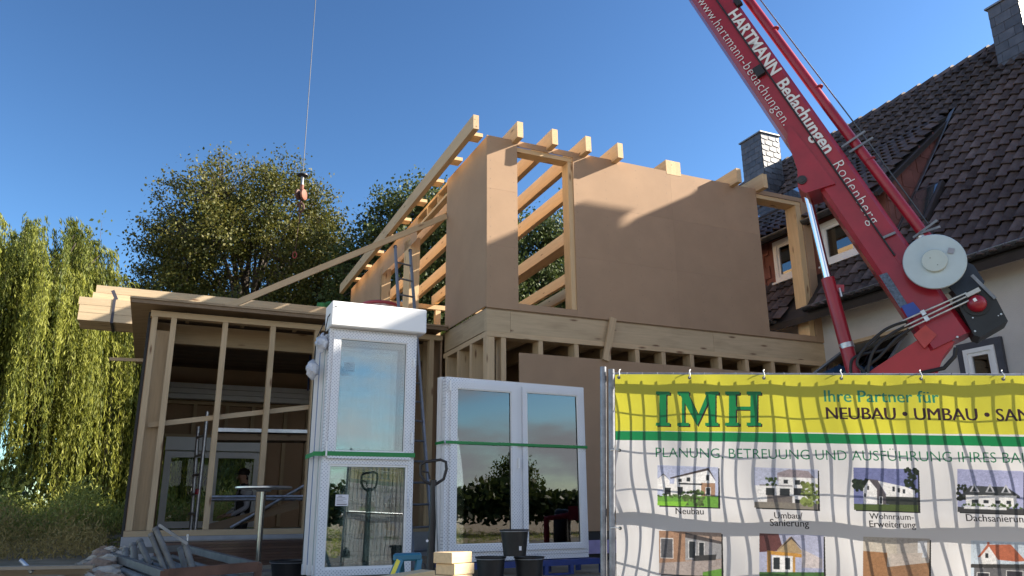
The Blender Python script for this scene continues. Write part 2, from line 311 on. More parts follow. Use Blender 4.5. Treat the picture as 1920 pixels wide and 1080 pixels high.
# back wall of the low room
for (a, b, c, d) in ((-4.36, -3.98, 1.22, 3.6), (-3.98, -2.15, 2.95, 3.6), (-2.15, 0, 1.22, 3.6), (-4.36, 0, 3.6, 4.33)): board(a, b, c, d, 6.70, 6.72)
for u in (-4.1, -2.1, -1.75, -1.3, -.85, -.4): vb('stud', u, 6.63, 1.25, 3.58, .07, .12, WOOD2)
for u in (-3.5, -2.9, -2.4): vb('stud', u, 6.63, 3.0, 3.58, .07, .12, WOOD2)
beam('lintel', B(-4.0, 6.63, 2.96), B(-.02, 6.63, 2.96), .12, .07, WOOD2, EX); beam('top_plate', B(-4.36, 6.63, 3.61), B(-.02, 6.63, 3.61), .12, .06, WOOD2, EX)
BLU = mat('pale_panel', (.78, .79, .82), .5, var=.04)
for k in range(3): MB().bbox(-4.30, -.05, 6.35, 6.55, 3.66+k*.105, 3.755+k*.105).build('ceiling_edge_panel', BLU, EX)
beam('diagonal_slat', onV(278, 797, 1.98), onV(590, 762, 1.98), .03, .07, WOOD2, EX)
MB().bbox(-.03, -.005, 1.9, 6.7, 1.2, 4.3).build('wall_board', FIBRE, EX)
for v in (2.5, 3.3, 4.1, 4.9, 5.7): beam('stud', B(-.09, v, 1.23), B(-.09, v, 4.3), .1, .07, WOOD2, EX, up=V)
# long brace from the roof to the side wall
beam('diagonal_brace', B(-3.40, 2.0, 4.47), B(-.03, 1.74, 6.36), .035, .095, WOOD, EX)
# rear window set in the back wall of the low room
RW = thing('rear_window', B(-3.05, 6.62, 1.22), 'white double window with roller box seen inside the low front room', 'window')
q = MB(); q.bbox(-3.96, -2.17, 6.45, 6.66, 2.68, 2.93); q.build('roller_box', PVC, RW)
for (a, b, c, d) in ((-3.95, -3.83, 1.24, 2.67), (-2.30, -2.18, 1.24, 2.67), (-3.14, -2.98, 1.36, 2.55), (-3.83, -2.30, 2.55, 2.67), (-3.83, -2.30, 1.24, 1.36)): MB().bbox(a, b, 6.56, 6.64, c, d).build('frame', PVC, RW)
CLR = glassmat('clear_pane', 1.3, (.93, .95, .95))
MB().bbox(-3.83, -3.14, 6.595, 6.605, 1.36, 2.55).build('pane', CLR, RW); MB().bbox(-2.98, -2.30, 6.595, 6.605, 1.36, 2.55).build('pane', CLR, RW)
# ================================================================== old house on the right
HS = thing('old_house', B(10, 0, .85), 'old plastered house with dark pantile roof, shed dormer and slate chimneys', 'house')
VE, VBK = -7.4, 10.5; RU, RZ_ = 10.0, 10.15
EU, EZ = 6.05, 4.84
def rp(u): return EZ + (u-EU)*(RZ_-EZ)/(RU-EU)
DU, DZ, DS = 6.42, 6.66, .82
def dp(u): return DZ + (u-DU)*DS
VC = -1.52                                           # near cheek of the dormer
q = MB()
q.bbox(6.5, 6.8, VE, 9.0, .3, 4.95)
gab = [B(6.5, VE, 4.95), B(13.5, VE, 4.95), B(10, VE, 10.05)]; q.prism(gab, V*.25); q.prism([p+V*(9-VE-.25) for p in gab], V*.25)
q.bbox(6.8, 13.5, VE, VE+.25, .3, 4.949); q.bbox(6.8, 13.5, 8.75, 9.0, .3, 4.949); q.bbox(13.2, 13.5, VE+.25, 8.75, .3, 4.949)
wallo = q.build('wall', PLASTER, HS)
RF = MB()
def slab(pts, t): RF.prism(pts, t)
def nrm(a, b, c): return (b-a).cross(c-a).normalized()
# main roof body (two slopes with the dormer opening left out below its roof)
for (a, b) in ((VE-.3, VC), (VC, 9.2)):
    u0 = EU; RF.prism([B(u0, a, rp(u0)-.06), B(RU, a, RZ_-.06), B(RU, b, RZ_-.06), B(u0, b, rp(u0)-.06)], Vector((0, 0, -.12)))
RF.prism([B(2*RU-EU, VE-.3, EZ-.06), B(2*RU-EU, 9.2, EZ-.06), B(RU, 9.2, RZ_-.06), B(RU, VE-.3, RZ_-.06)], Vector((0, 0, -.12)))
roof = RF.build('roof', mat('roof_underlay', (.035, .028, .025), .9), HS)
# dormer: front wall, cheek, roof body
dr = MB(); dr.bbox(6.72, 6.80, VC+.02, 4.6, 5.3, 6.86); dr.prism([B(6.75, VC, rp(6.75)-.1), B(8.66, VC, dp(8.66)-.06), B(6.75, VC, dp(6.75)-.10)], V*.06); dorm = dr.build('dormer', REDT, HS)
MB().prism([B(DU, VC-.08, dp(DU)-.05), B(8.72, VC-.08, dp(8.72)-.05), B(8.72, 4.8, dp(8.72)-.05), B(DU, 4.8, dp(DU)-.05)], Vector((0, 0, -.07))).build('dormer_roof', mat('roof_underlay', (.035, .028, .025)), HS)
# cheek cladding: separate red slates
k = 0
for r in range(9):
    z0 = 5.86 + r*.33
    for c in range(12):
        u0 = 6.72 + c*.29 + (r % 2)*.145
        cz = z0+.17; lo = rp(u0+.14); hi = dp(u0+.14)-.16
        if cz+.1 < lo or cz > hi or u0 > 8.6: continue
        zz0, zz1 = max(z0, lo-.12), min(z0+.345, hi+.04)
        if zz1-zz0 < .08: continue
        MB().prism([B(u0, VC-.012, zz0), B(u0+.285, VC-.012, zz0), B(u0+.285, VC-.004, zz1), B(u0, VC-.004, zz1)], V*-.008).build('cheek_slate', REDT, dorm)
# red slates on the dormer front wall
for r in range(5):
    for c in range(22):
        v0 = VC + .03 + c*.27 + (r % 2)*.135; z0 = 5.70 + r*.24
        if v0 > 4.4: continue
        if any(v0+.25 > a-.06 and v0 < b+.06 and z0+.2 > 5.72 for (a, b) in ((.28, 1.18), (-.93, -.03))): continue
        MB().bbox(6.700-.004*(r % 2), 6.715, v0, v0+.264, z0, z0+.25).build('wall_slate', REDT, dorm)
beam('flashing', B(6.62, VC-.07, rp(6.62)+.17), B(8.75, VC-.07, rp(8.75)+.17), .15, .012, ZINC, HS, up=Vector((-.81, 0, .58)))
beam('verge_board', B(DU, VC-.06, dp(DU)-.09), B(8.7, VC-.06, dp(8.7)-.09), .03, .09, mat('dark_trim', (.05, .04, .04)), HS)
# pantiles
TWD, TLN = .19, .30
def tilemesh(w=TWD, l=TLN):
    n = 8; vs = []; fs = []
    for j, (yy, dz) in enumerate(((0, .056), (l+.05, .0))):
        for i in range(n):
            x = i/(n-1); z = .043*math.sin(2*math.pi*x*1.0 - 1.3); vs.append((x*w*1.07 - w*.035, yy - (.030*math.sin(2*math.pi*x-1.3) if j == 0 else 0), z+dz+.04))
    for i in range(n): vs.append((vs[i][0], vs[i][1]+.004, vs[i][2]-.02))
    for i in range(n-1): fs += [(i, i+1, n+i+1, n+i), (2*n+i, 2*n+i+1, i+1, i)]
    return vs, fs
TV, TF = tilemesh()
tme = D2.meshes.new('roof_tile'); tme.from_pydata(TV, [], TF); tme.materials.append(TILE); tme.polygons.foreach_set('use_smooth', [True]*len(TF))
try: tme.set_sharp_from_angle(angle=math.radians(50))
except Exception: pass
TVn = np.array(TV)
cands = []
def tiles(u0, z0, sl, v0, v1, rows, cond):
    d = Vector((U.x, U.y, sl)); d.normalize(); X = -V; Nn = X.cross(d).normalized()
    if Nn.z < 0: Nn = -Nn
    ncol = int((v1-v0)/TWD)
    for r in range(rows):
        for c in range(ncol):
            s_ = r*TLN - .05; uu = u0 + s_*math.cos(math.atan(sl)); vv = v1 - c*TWD
            if uu > RU-.12: continue
            if not cond(uu, vv): continue
            p = B(uu, vv, z0 + (uu-u0)*sl)
            jit = Matrix.Rotation(random.uniform(-.012, .012), 4, 'Z')
            M = Matrix(((X.x, d.x, Nn.x, p.x), (X.y, d.y, Nn.y, p.y), (X.z, d.z, Nn.z, p.z), (0, 0, 0, 1))) @ jit @ Matrix.Translation((0, 0, random.uniform(-.004, .005)))
            rel = p-CAM; dep = rel.dot(_f); x = 960+FOC*rel.dot(_r)/dep; y = 540-FOC*rel.dot(_u)/dep
            vis = 1380 < x < 1935 and -15 < y < 640 and not (x < 1690 and y > 470 and x > 1600)
            cands.append((0 if vis else 1, rel.length, M))
sl = (RZ_-EZ)/(RU-EU)
def cmain(u, v):
    if v > VC-.02: 
        if u < 8.75 and not (u < 6.62): return False
        if u < 6.62 and -.16 < v < .62: return False
    if 6.85 < u < 7.40 and -2.16 < v < -1.62: return False
    return True
tiles(EU, EZ, sl, -4.9, 5.6, 23, cmain)
def cd_(u, v): return not (u > 8.62) and not (7.45 < u < 8.58 and .68 < v < 3.2)
tiles(DU, DZ, DS, VC-.1, 4.6, 10, cd_)
cands.sort(key=lambda t: (t[0], t[1]))
for (a, b, M) in cands[:300]: link('roof_tile', tme, roof, M)
rest = MB(); V4 = np.c_[TVn, np.ones(len(TVn))]
for (a, b, M) in cands[300:]: rest.add((V4 @ np.array(M).T)[:, :3].tolist(), TF)
for (va, vb_) in ((-7.6, -4.9), (5.6, 9.1)):
    cands2 = []
    d = Vector((U.x, U.y, sl)).normalized(); X = -V; Nn = X.cross(d).normalized(); Nn = Nn if Nn.z > 0 else -Nn
    for r in range(23):
        for c in range(int((vb_-va)/TWD)):
            uu = min(EU+(r*TLN-.05)*math.cos(math.atan(sl)), RU-.2); p = B(uu, vb_-c*TWD, EZ+(uu-EU)*sl)
            M = np.array(((X.x, d.x, Nn.x, p.x), (X.y, d.y, Nn.y, p.y), (X.z, d.z, Nn.z, p.z), (0, 0, 0, 1)))
            rest.add((V4 @ M.T)[:, :3].tolist(), TF)
o = rest.build('roof_tiles_far', TILEX, roof, True); o['kind'] = 'stuff'
# ridge caps
for k in range(44):
    v = -7.6 + k*.39
    q = MB(); pr_ = [(-.15, -.06), (-.10, .05), (-.03, .10), (.03, .10), (.10, .05), (.15, -.06)]
    a = [B(RU+x, v, RZ_+.02+z) for x, z in pr_]; b = [B(RU+x*.88, v+.43, RZ_-.015+z*.88) for x, z in pr_]
    q.add(a+b, [(i, i+1, 7+i, 6+i) for i in range(5)] + [(5, 4, 3, 2, 1, 0)]); q.build('ridge_tile', TILE, roof)
# gutters
def gutter(v0, v1, u, z, name='gutter'):
    q = MB(); pts = [(math.cos(a)*.075, math.sin(a)*.075) for a in np.linspace(math.pi, 2*math.pi, 9)]
    outer = [B(u+x, v0, z+y) for x, y in pts] + [B(u+x, v1, z+y) for x, y in pts]
    q.add(outer, [(i, i+1, 10+i, 9+i) for i in range(8)] + [(i, 9+i, 10+i, i+1) for i in range(8)] + [tuple(range(9)), tuple(range(17, 8, -1))])
    q.tube([B(u-.075, v0, z), B(u-.075, v1, z)], .012, 6); return q.build(name, ZINC, HS, True)
gutter(-7.6, -.10, 6.02, 4.90); gutter(.68, 4.6, 6.02, 4.86); gutter(VC, 4.7, 6.36, 6.62)
MB().bbox(6.08, 6.5, -7.4, -.12, 4.78, 4.80).build('eave_soffit', PLASTER, HS)
MB().bbox(6.08, 6.5, .7, 4.6, 4.78, 4.80).build('eave_soffit', PLASTER, HS)
# windows of the old house
def hwindow(v0, v1, z0, z1, u, fr=.09, m=PVC, sur=None, cross=False):
    t = MB(); 
    for (a, b, c, d) in ((v0, v0+fr, z0, z1), (v1-fr, v1, z0, z1), (v0+fr, v1-fr, z0, z0+fr), (v0+fr, v1-fr, z1-fr, z1)): t.bbox(u-.05, u+.05, a, b, c, d)
    for (a, b, c, d) in ((v0+fr, v0+fr+.05, z0+fr, z1-fr), (v1-fr-.05, v1-fr, z0+fr, z1-fr), (v0+fr+.05, v1-fr-.05, z0+fr, z0+fr+.05), (v0+fr+.05, v1-fr-.05, z1-fr-.05, z1-fr)): t.bbox(u-.03, u+.02, a, b, c, d)
    w = t.build('window', m, HS); MB().bbox(u-.005, u+.005, v0+fr+.05, v1-fr-.05, z0+fr+.05, z1-fr-.05).build('pane', HGLASS, w)
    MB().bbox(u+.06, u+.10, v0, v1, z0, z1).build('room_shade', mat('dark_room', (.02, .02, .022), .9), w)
    MB().bbox(u-.13, u-.052, v0-.03, v1+.03, z0-.035, z0-.002).build('sill', m, w)
    return w
hwindow(.36, 1.14, 5.76, 6.60, 6.68); hwindow(-.90, -.06, 5.75, 6.56, 6.68)
w = hwindow(-3.07, -2.60, 2.55, 3.70, 6.47, .06)
SURR = mat('dark_surround', (.055, .058, .075), .6)
for (a, b, c, d) in ((-3.17, -3.072, 2.45, 3.80), (-2.598, -2.50, 2.45, 3.80), (-3.072, -2.598, 3.702, 3.80)): MB().bbox(6.44, 6.499, a, b, c, d).build('surround', SURR, w)
# skylights
def on_d(u, v): return B(u, v, dp(u))
dn = Vector((-DS*U.x, -DS*U.y, 1)).normalized(); dd = Vector((U.x, U.y, DS)).normalized()
SKYG = mat('skylight_glass', (.42, .44, .46), .05, .9, var=.05)
c = on_d(8.08, 1.85)+dn*.07; q = MB(); q.box(c, 1.32, 2.5, .10, dd, V, dn); sk = q.build('skylight', mat('dark_trim', (.05, .04, .04)), HS); MB().box(c+dn*.056, 1.18, 2.34, .006, dd, V, dn).build('pane', SKYG, sk)
mn = Vector((-sl*U.x, -sl*U.y, 1)).normalized(); md = Vector((U.x, U.y, sl)).normalized()
c = B(7.12, -1.89, rp(7.12))+mn*.07; sk = MB().box(c, .95, .54, .12, md, V, mn).build('skylight', mat('dark_trim', (.05, .04, .04)), HS); MB().box(c+mn*.066, .82, .42, .006, md, V, mn).build('pane', SKYG, sk)
# slate chimneys
def chimney(u0, u1, v0, v1, z0, z1, sw=.2, sh=.16):
    c = MB().bbox(u0, u1, v0, v1, z0, z1).build('chimney', SLATE, HS)
    MB().bbox(u0-.04, u1+.04, v0-.04, v1+.04, z1+.001, z1+.035).build('cap', ZINC, c)
    n = int((z1-z0)/sh)+1
    for r in range(n):
        z = z1-.005-(r+1)*sh
        if z < z0-.2: break
        for (fa, fb, axis) in ((v0, v1, 'v'), (u0, u1, 'u')):
            t = fa - (.5*sw if r % 2 else 0)
            while t < fb-.01:
                a, b = max(t, fa)+.003, min(t+sw, fb)-.003; t += sw
                if b-a < .02: continue
                q = MB()
                if axis == 'v': pts = [B(u0-.016, a, z-.02), B(u0-.016, b, z-.02), B(u0-.006, b, z+sh), B(u0-.006, a, z+sh)]; q.prism(pts, U*.006)
                else:
                    cut = .035 if b-a > .1 else 0.
                    pts = [B(a, v0-.016, z-.02+cut), B(b-cut, v0-.016, z-.02), B(b, v0-.016, z+cut), B(b, v0-.006, z+sh), B(a, v0-.006, z+sh)]; q.prism(pts, V*.006)
                q.build('slate', SLATE, c)
    return c
chimney(8.6, 9.19, 3.17, 3.88, 7.9, 10.42, .24, .15)
chimney(9.30, 10.15, -2.80, -2.25, 9.0, 10.53, .3, .19)

# small glazed canopy on the wall behind the crane
CNP = MB(); CNP.prism([onU(1598, 640, 6.47), onU(1705, 612, 6.47), onU(1705, 620, 6.47), onU(1598, 648, 6.47)], U*-.05); cnp = CNP.build('canopy', WOOD2, HS)
a_, b_, c_, d_ = onU(1598, 646, 6.42), onU(1705, 618, 6.42), onU(1640, 720, 5.5), onU(1500, 722, 5.5)
MB().prism([a_, b_, c_, d_], Z*.012).build('canopy_glass', glassmat('canopy_glass', 1.6, (.45, .47, .48)), cnp)
beam('canopy_bar', a_+Z*.02, d_+Z*.02, .03, .03, ZINC, cnp); beam('canopy_bar', b_+Z*.02, c_+Z*.02, .03, .03, ZINC, cnp); beam('canopy_bar', (a_+b_)/2+Z*.02, (c_+d_)/2+Z*.02, .03, .03, ZINC, cnp)
# ================================================================== timber bundle lying on the low roof
q0 = (-5.46, -1.55)
BT = woodmat('bundle_timber', (.60, .46, .29), dark=.75, rnd=.12)
for r in range(5):
    for c in range(5):
        if r >= 3 and c == 0: continue
        du = (-.0 if r < 3 else .17) + random.uniform(-.02, .02)
        t = beam('timber_beam', B(q0[0]+du, 3.50+c*.142, 4.475+r*.124), B(q0[1]+du, 3.50+c*.142, 4.475+r*.124), .138, .120, BT)
        tag(t, 'pale square-edged timber beam in the strapped bundle lying on the low roof', 'timber beam', 'beams of the bundle on the low roof')
for k, u in enumerate((-4.98,)):
    st = MB()
    for (a, b, c, d) in ((3.424, 3.43, 4.40, 4.80), ): st.bbox(u-.02, u+.02, a, b, c, d)
    st.bbox(u-.02, u+.02, 3.424, 4.15, 4.402, 4.409); st.box(B(u-.01, 3.45, 4.86), .05, .03, .16, (U+Z*.5).normalized(), V, (Z-U*.5).normalized())
    tag(st.build('lashing_strap', mat('dark_strap', (.05, .05, .07), .6)), 'dark lashing strap around the overhanging end of the timber bundle', 'strap')
tag(beam('loose_batten', onV(205, 673, 3.2), B(-4.45, 3.2, uvz(onV(262, 675, 3.2)).z), .03, .05, WOOD2), 'thin batten sticking out left of the low room', 'batten')
# ================================================================== crane
CP = onY(1720, 500, 7.5); th = math.radians(64); CN = Vector((-math.cos(th), -math.sin(th), 0))
def S(x, y, off=0.): return onpl(x, y, CP+CN*off, CN)
E_ = (S(1340, 0)-S(1740, 577)).normalized(); G_ = CN.cross(E_).normalized(); G_ = G_ if (S(1380, 0)-S(1301, 0)).dot(G_) > 0 else -G_
def SA(x, y): p = S(x, y)-CP; return p.dot(E_), p.dot(G_)
def SP(a, b, off=0.): return CP + E_*a + G_*b + CN*off
RED = mat('crane_red', (.31, .011, .026), .38, var=.13, nscale=4., coat=.2, bump=.03, bscale=12, spec=.4); RED2 = mat('crane_red_dull', (.28, .02, .03), .6, var=.15, nscale=8)
CRN = thing('mobile_crane', (onZ(1750, 1200, .6) if False else Vector((4.4, 7.8, .84))), 'red trailer crane with white lettered boom reaching over the site', 'crane')
bl = sum(SA(*p)[1] for p in ((1301, 0), (1480, 280), (1703, 595)))/3; br = sum(SA(*p)[1] for p in ((1380, 0), (1557, 243), (1705, 459), (1776, 560)))/4
a0 = SA(1780, 640)[0]; TIP = 19.3
BW = .38
# boom: chamfered section, outer box up to 7 m, then inner sections
def boomsec(a, b, sh, name):
    l, r = bl+sh, br-sh; c = .045
    prof = [(l+c, 0-sh), (r-c, 0-sh), (r, -c-sh), (r, -BW+c+sh), (r-c, -BW+sh), (l+c, -BW+sh), (l, -BW+c+sh), (l, -c-sh)]
    A = [SP(a, g, o) for g, o in prof]; q = MB(); q.prism(A, E_*(b-a)); return q.build(name, RED, CRN)
boom = boomsec(a0, 8.6, 0, 'boom'); boomsec(8.0, 14.2, .03, 'boom_section'); boomsec(13.8, TIP+.3, .06, 'boom_section')
mid = (SA(1340, 0)[1]+SA(1690, 470)[1])/2
MB().prism([SP(a0+.9, mid-.034, .001), SP(8.5, mid-.034, .001), SP(8.5, mid-.012, .001), SP(a0+.9, mid-.012, .001)], CN*.008).build('rib', RED, boom)
MB().tube([SP(a0+1.0, mid-.03, .02), SP(4, mid-.034, .02), SP(8.5, mid-.034, .02)], .010, 6).build('cable', BLACK, CRN)
# gusset and luffing ram
gp = [(1476, 262), (1495, 318), (1496, 352), (1510, 362), (1566, 344), (1500, 258), (1478, 232)]
MB().prism([S(x, y, .03) for x, y in gp], CN*-(BW+.06)).build('gusset_plate', RED, CRN)
MB().lathe(S(1504, 338, .03), [(.05, 0), (.05, .02), (.035, .022), (.035, .035), (.012, .036), (.012, .045)], 20, CN).build('pivot_pin', mat('dark_steel', (.05, .05, .052), .45, .6), CRN)
ro = -.19
MB().tube([S(1508, 340, ro), S(1553, 527, ro)], .044, 16).build('ram_rod', mat('chrome', (.75, .76, .78), .12, 1.0, var=.02), CRN, True)
MB().tube([S(1552, 522, ro), S(1604, 712, ro), S(1640, 860, ro)], .07, 20).build('ram_barrel', RED, CRN, True)
MB().tube([S(1586, 644, ro), S(1589, 653, ro)], .074, 20).build('hose_clamp', GALV, CRN, True)
MB().prism([S(1566, 535, ro+.0), S(1583, 535, ro), S(1583, 548, ro), S(1572, 548, ro), S(1566, 560, ro)], CN*.03).build('valve_bracket', RED, CRN)
MB().tube([S(1574, 540, ro+.04), S(1578, 556, ro+.04)], .012, 6).build('valve', GALV, CRN)
# tube carried beside the boom
tb = -.12
MB().tube([S(1385, -25, tb), S(1560, 212, tb), S(1738, 446, tb)], .056, 16).build('jib_tube', RED, CRN, True)
for (x, y) in ((1451, 56), (1533, 165), (1630, 300)):
    d = (S(x+3, y+4, tb)-S(x, y, tb)).normalized(); MB().tube([S(x, y, tb), S(x, y, tb)+d*.012], .064, 16).build('tube_ring', RED2, CRN)
for (x0, y0, x1, y1) in ((1578, 276, 1622, 246), (1592, 286, 1637, 258), (1712, 446, 1757, 413), (1724, 438, 1763, 425)):
    beam('tube_bracket', S(x0, y0, tb+.07), S(x1, y1, tb+.07), .022, .022, ZINC, CRN)
MB().tube([S(1722, 440, tb), S(1733, 454, tb)], .062, 16).build('tube_clamp', GALV, CRN)
MB().tube([S(1420, -8, -.25), S(1593, 219, -.25), S(1740, 420, -.25)], .008, 6).build('winch_rope', mat('rope_steel', (.10, .12, .13), .5, .4), CRN)
for (x, y) in ((1380, 5),): MB().box(S(x+4, y, .01), .10, .07, .06, E_, G_, CN).build('sensor_box', BLACK, CRN)
MB().box(S(1423, 134, .03), .13, .10, .06, E_, G_, CN).build('cable_guide', BLACK, CRN)
beam('cable_clip', S(1656, 446, .03), S(1679, 436, .03), .025, .025, ZINC, CRN)
# winch
WC = S(1752, 490, .16); WM = mat('winch_galvanised', (.44, .51, .53), .45, .25, var=.07, nscale=3)
MB().lathe(WC-CN*.02, [(.275, 0), (.282, .008), (.282, .016), (.276, .024)], 48, CN).build('winch_flange', WM, CRN, True)
MB().lathe(WC+CN*.004, [(.115, 0), (.115, .03), (.110, .036)], 36, CN).build('winch_hub', mat('winch_cover', (.46, .52, .50), .5, var=.03), CRN, True)
MB().lathe(WC-CN*.26, [(.19, 0), (.19, .24)], 32, CN).build('winch_drum', mat('wound_rope', (.04, .045, .055), .6, .3), CRN, True); MB().lathe(WC-CN*.285, [(.282, 0), (.282, .024)], 40, CN).build('winch_flange', WM, CRN, True)
MB().box(S(1783, 470, .176), .055, .055, .002, (E_+G_).normalized(), (G_-E_).normalized(), CN).build('sticker', mat('grey_label', (.30, .31, .36), .6), CRN)
for (x, y) in ((1744, 484), (1758, 497)): MB().lathe(S(x, y, .196), [(.007, 0), (.007, .004)], 8, CN).build('bolt', BLACK, CRN)
# gear box at the boom foot
BX = mat('black_steel', (.018, .02, .023), .5, .2, var=.2)
MB().prism([S(x, y, .03) for x, y in ((1788, 556), (1840, 535), (1868, 560), (1890, 602), (1838, 632), (1826, 628))], CN*-.34).build('gear_housing', BX, CRN)
MB().prism([S(x, y, -.30) for x, y in ((1774, 545), (1800, 500), (1822, 510), (1842, 540), (1800, 575))], CN*.26).build('motor_block', mat('dark_blue_steel', (.03, .04, .06), .5, .3), CRN)
MB().lathe(S(1831, 570, .03), [(.085, 0), (.085, .03), (.078, .06), (.06, .085), (.03, .10)], 28, CN).build('brake_cap', RED, CRN, True)
MB().lathe(S(1831, 570, .025), [(.12, 0), (.12, .02)], 28, CN).build('cap_ring', BLACK, CRN, True)
MB().box(S(1824, 549, .10), .13, .04, .05, (S(1840, 540)-S(1810, 555)).normalized(), (S(1840, 540)-S(1810, 555)).normalized().cross(CN), CN).build('valve_block', mat('cast_alu', (.45, .45, .43), .5, .5), CRN)
MB().box(S(1828, 562, .135), .032, .028, .002, E_, G_, CN).build('sticker', PVC, CRN)
for (x, y, r) in ((1824, 596, .010), (1828, 621, .012), (1872, 592, .007), (1877, 589, .012)): MB().lathe(S(x, y, .03), [(r, 0), (r*.7, .008)], 10, CN).build('bolt', GALV, CRN)
beam('guard_rod', S(1822, 516, .05), S(1866, 560, .05), .02, .03, ZINC, CRN)
for k, (x0, y0, x1, y1) in enumerate(((1696, 600, 1812, 549), (1704, 608, 1816, 554), (1712, 612, 1820, 562))):
    MB().tube([S(1560+90, 640, .03+k*.02), S(x0-8, y0+4, .05), S(x0, y0, .07), S(x1, y1, .09)][1:], .010, 8).build('hydraulic_pipe', GALV, CRN, True)
for (x, y) in ((1731, 587), (1737, 598)): MB().box(S(x, y, .07), .05, .04, .05, E_, G_, CN).build('pipe_clip', GALV, CRN)
for k, pts in enumerate(([(1700, 602), (1660, 618), (1622, 652), (1607, 680), (1622, 700), (1640, 730)], [(1706, 608), (1668, 628), (1640, 655), (1628, 690), (1630, 720)], [(1712, 614), (1680, 636), (1650, 668), (1625, 690), (1618, 720)], [(1700, 625), (1660, 655), (1620, 664), (1600, 672), (1595, 690), (1600, 720)])):
    P = [S(x, y, .06-.02*k) for x, y in pts]; sm = []
    for i in range(len(P)-1):
        p0, p1, p2, p3 = P[max(i-1, 0)], P[i], P[i+1], P[min(i+2, len(P)-1)]
        for t in np.linspace(0, 1, 6, endpoint=False): sm.append(.5*((2*p1)+(p2-p0)*t+(2*p0-5*p1+4*p2-p3)*t*t+(3*p1-p0-3*p2+p3)*t**3))
    sm.append(P[-1]); MB().tube(sm, .015, 8).build('hydraulic_hose', BLACK, CRN, True)
P = [(1725, 700), (1770, 690), (1790, 668), (1792, 652)]; MB().tube([S(x, y, -.02) for x, y in P], .02, 8).build('hydraulic_hose', BLACK, CRN, True)
# turret below the boom foot
MB().prism([S(x, y, -.03) for x, y in ((1600, 720), (1640, 690), (1735, 628), (1790, 640), (1768, 668), (1752, 720), (1752, 860), (1600, 860))], CN*-.32).build('turret', mat('turret_red', (.40, .02, .028), .45, var=.08), CRN)
MB().prism([S(x, y, .015) for x, y in ((1713, 628), (1735, 609), (1757, 628), (1733, 653))], CN*-.05).build('turret_plate', mat('plate_red', (.48, .06, .055), .6), CRN)
MB().prism([S(x, y, .006) for x, y in ((1648, 516), (1663, 511), (1702, 571), (1688, 578))], CN*.002).build('faded_sticker', mat('blue_grey_sticker', (.10, .14, .21), .6, var=.4, nscale=40), CRN)
MB().prism([S(x, y, .02) for x, y in ((1690, 574), (1712, 566), (1729, 586), (1704, 598))], CN*-.03).build('tool_box', mat('blue_box', (.02, .06, .32), .45), CRN)
MB().lathe(S(1795, 632, .0), [(.015, 0), (.010, .012)], 10, CN).build('bolt', GALV, CRN)
# trailer under the turret (hidden by the banner from here)
fx = Vector((-CN.y, CN.x, 0)); gc = S(1680, 800, -.2); gz = gh(gc.x, gc.y)
def rel(a, b, z): return Vector((gc.x, gc.y, gz)) + fx*a + CN*b + Z*z
MB().box(rel(0, 0, .62), 3.4, .9, .18, fx, CN, Z).build('chassis', RED2, CRN); MB().box(rel(.1, 0, 1.0), 1.1, .7, .58, fx, CN, Z).build('turntable', BX, CRN)
for a in (-.5, .35):
    for b in (-.62, .62):
        wh = MB().lathe(rel(a, b-.09, .34), [(.20, 0), (.32, .01), (.34, .04), (.34, .14), (.32, .17), (.20, .18)], 28, CN).build('wheel', BLACK, CRN, True); MB().lathe(rel(a, b-.1, .34), [(.19, 0), (.15, .02), (.15, .18), (.19, .2)], 20, CN).build('rim', GALV, wh, True)
for a in (-1.6, 1.6):
    for b in (-.75, .75): MB().tube([rel(a, b*.5, .6), rel(a, b, .55), rel(a, b, .06)], .045, 8).build('outrigger', RED2, CRN); MB().lathe(rel(a, b, .0), [(.14, 0), (.14, .04), (.05, .06)], 16).build('outrigger_foot', GALV, CRN)
# lettering on the boom
WHT = mat('white_lettering', (.72, .72, .70), .5, var=.03)
def letter(s, p0, p1, bold=0., name='lettering', spacing=1.):
    me = textmesh(s, 1., bold, spacing); co = np.zeros(len(me.vertices)*3); me.vertices.foreach_get('co', co); co = co.reshape(-1, 3)
    A = S(*p0, .012); Bp = S(*p1, .012); X = (Bp-A); ln = X.length; X.normalize(); Y = G_ if abs(X.dot(G_)) < .3 else G_
    Y = (Y - X*Y.dot(X)).normalized(); sc = ln/(co[:, 0].max()-co[:, 0].min()); co[:, 0] -= co[:, 0].min()
    out = [A + X*(c[0]*sc) + Y*(c[1]*sc) for c in co]; q = MB(); q.add(out, [list(p.vertices) for p in me.polygons]); D2.meshes.remove(me)
    return q.build(name, WHT, CRN)
letter('HARTMANN', (1364, 27), (1447, 142), .03, spacing=1.02); letter('Bedachungen', (1454, 158), (1546, 290), .022)
letter('Rodenberg', (1561, 309), (1632, 422), -.012, spacing=1.12); letter('www.hartmann-bedachungen.', (1307, 2), (1469, 236), -.012, spacing=1.1)
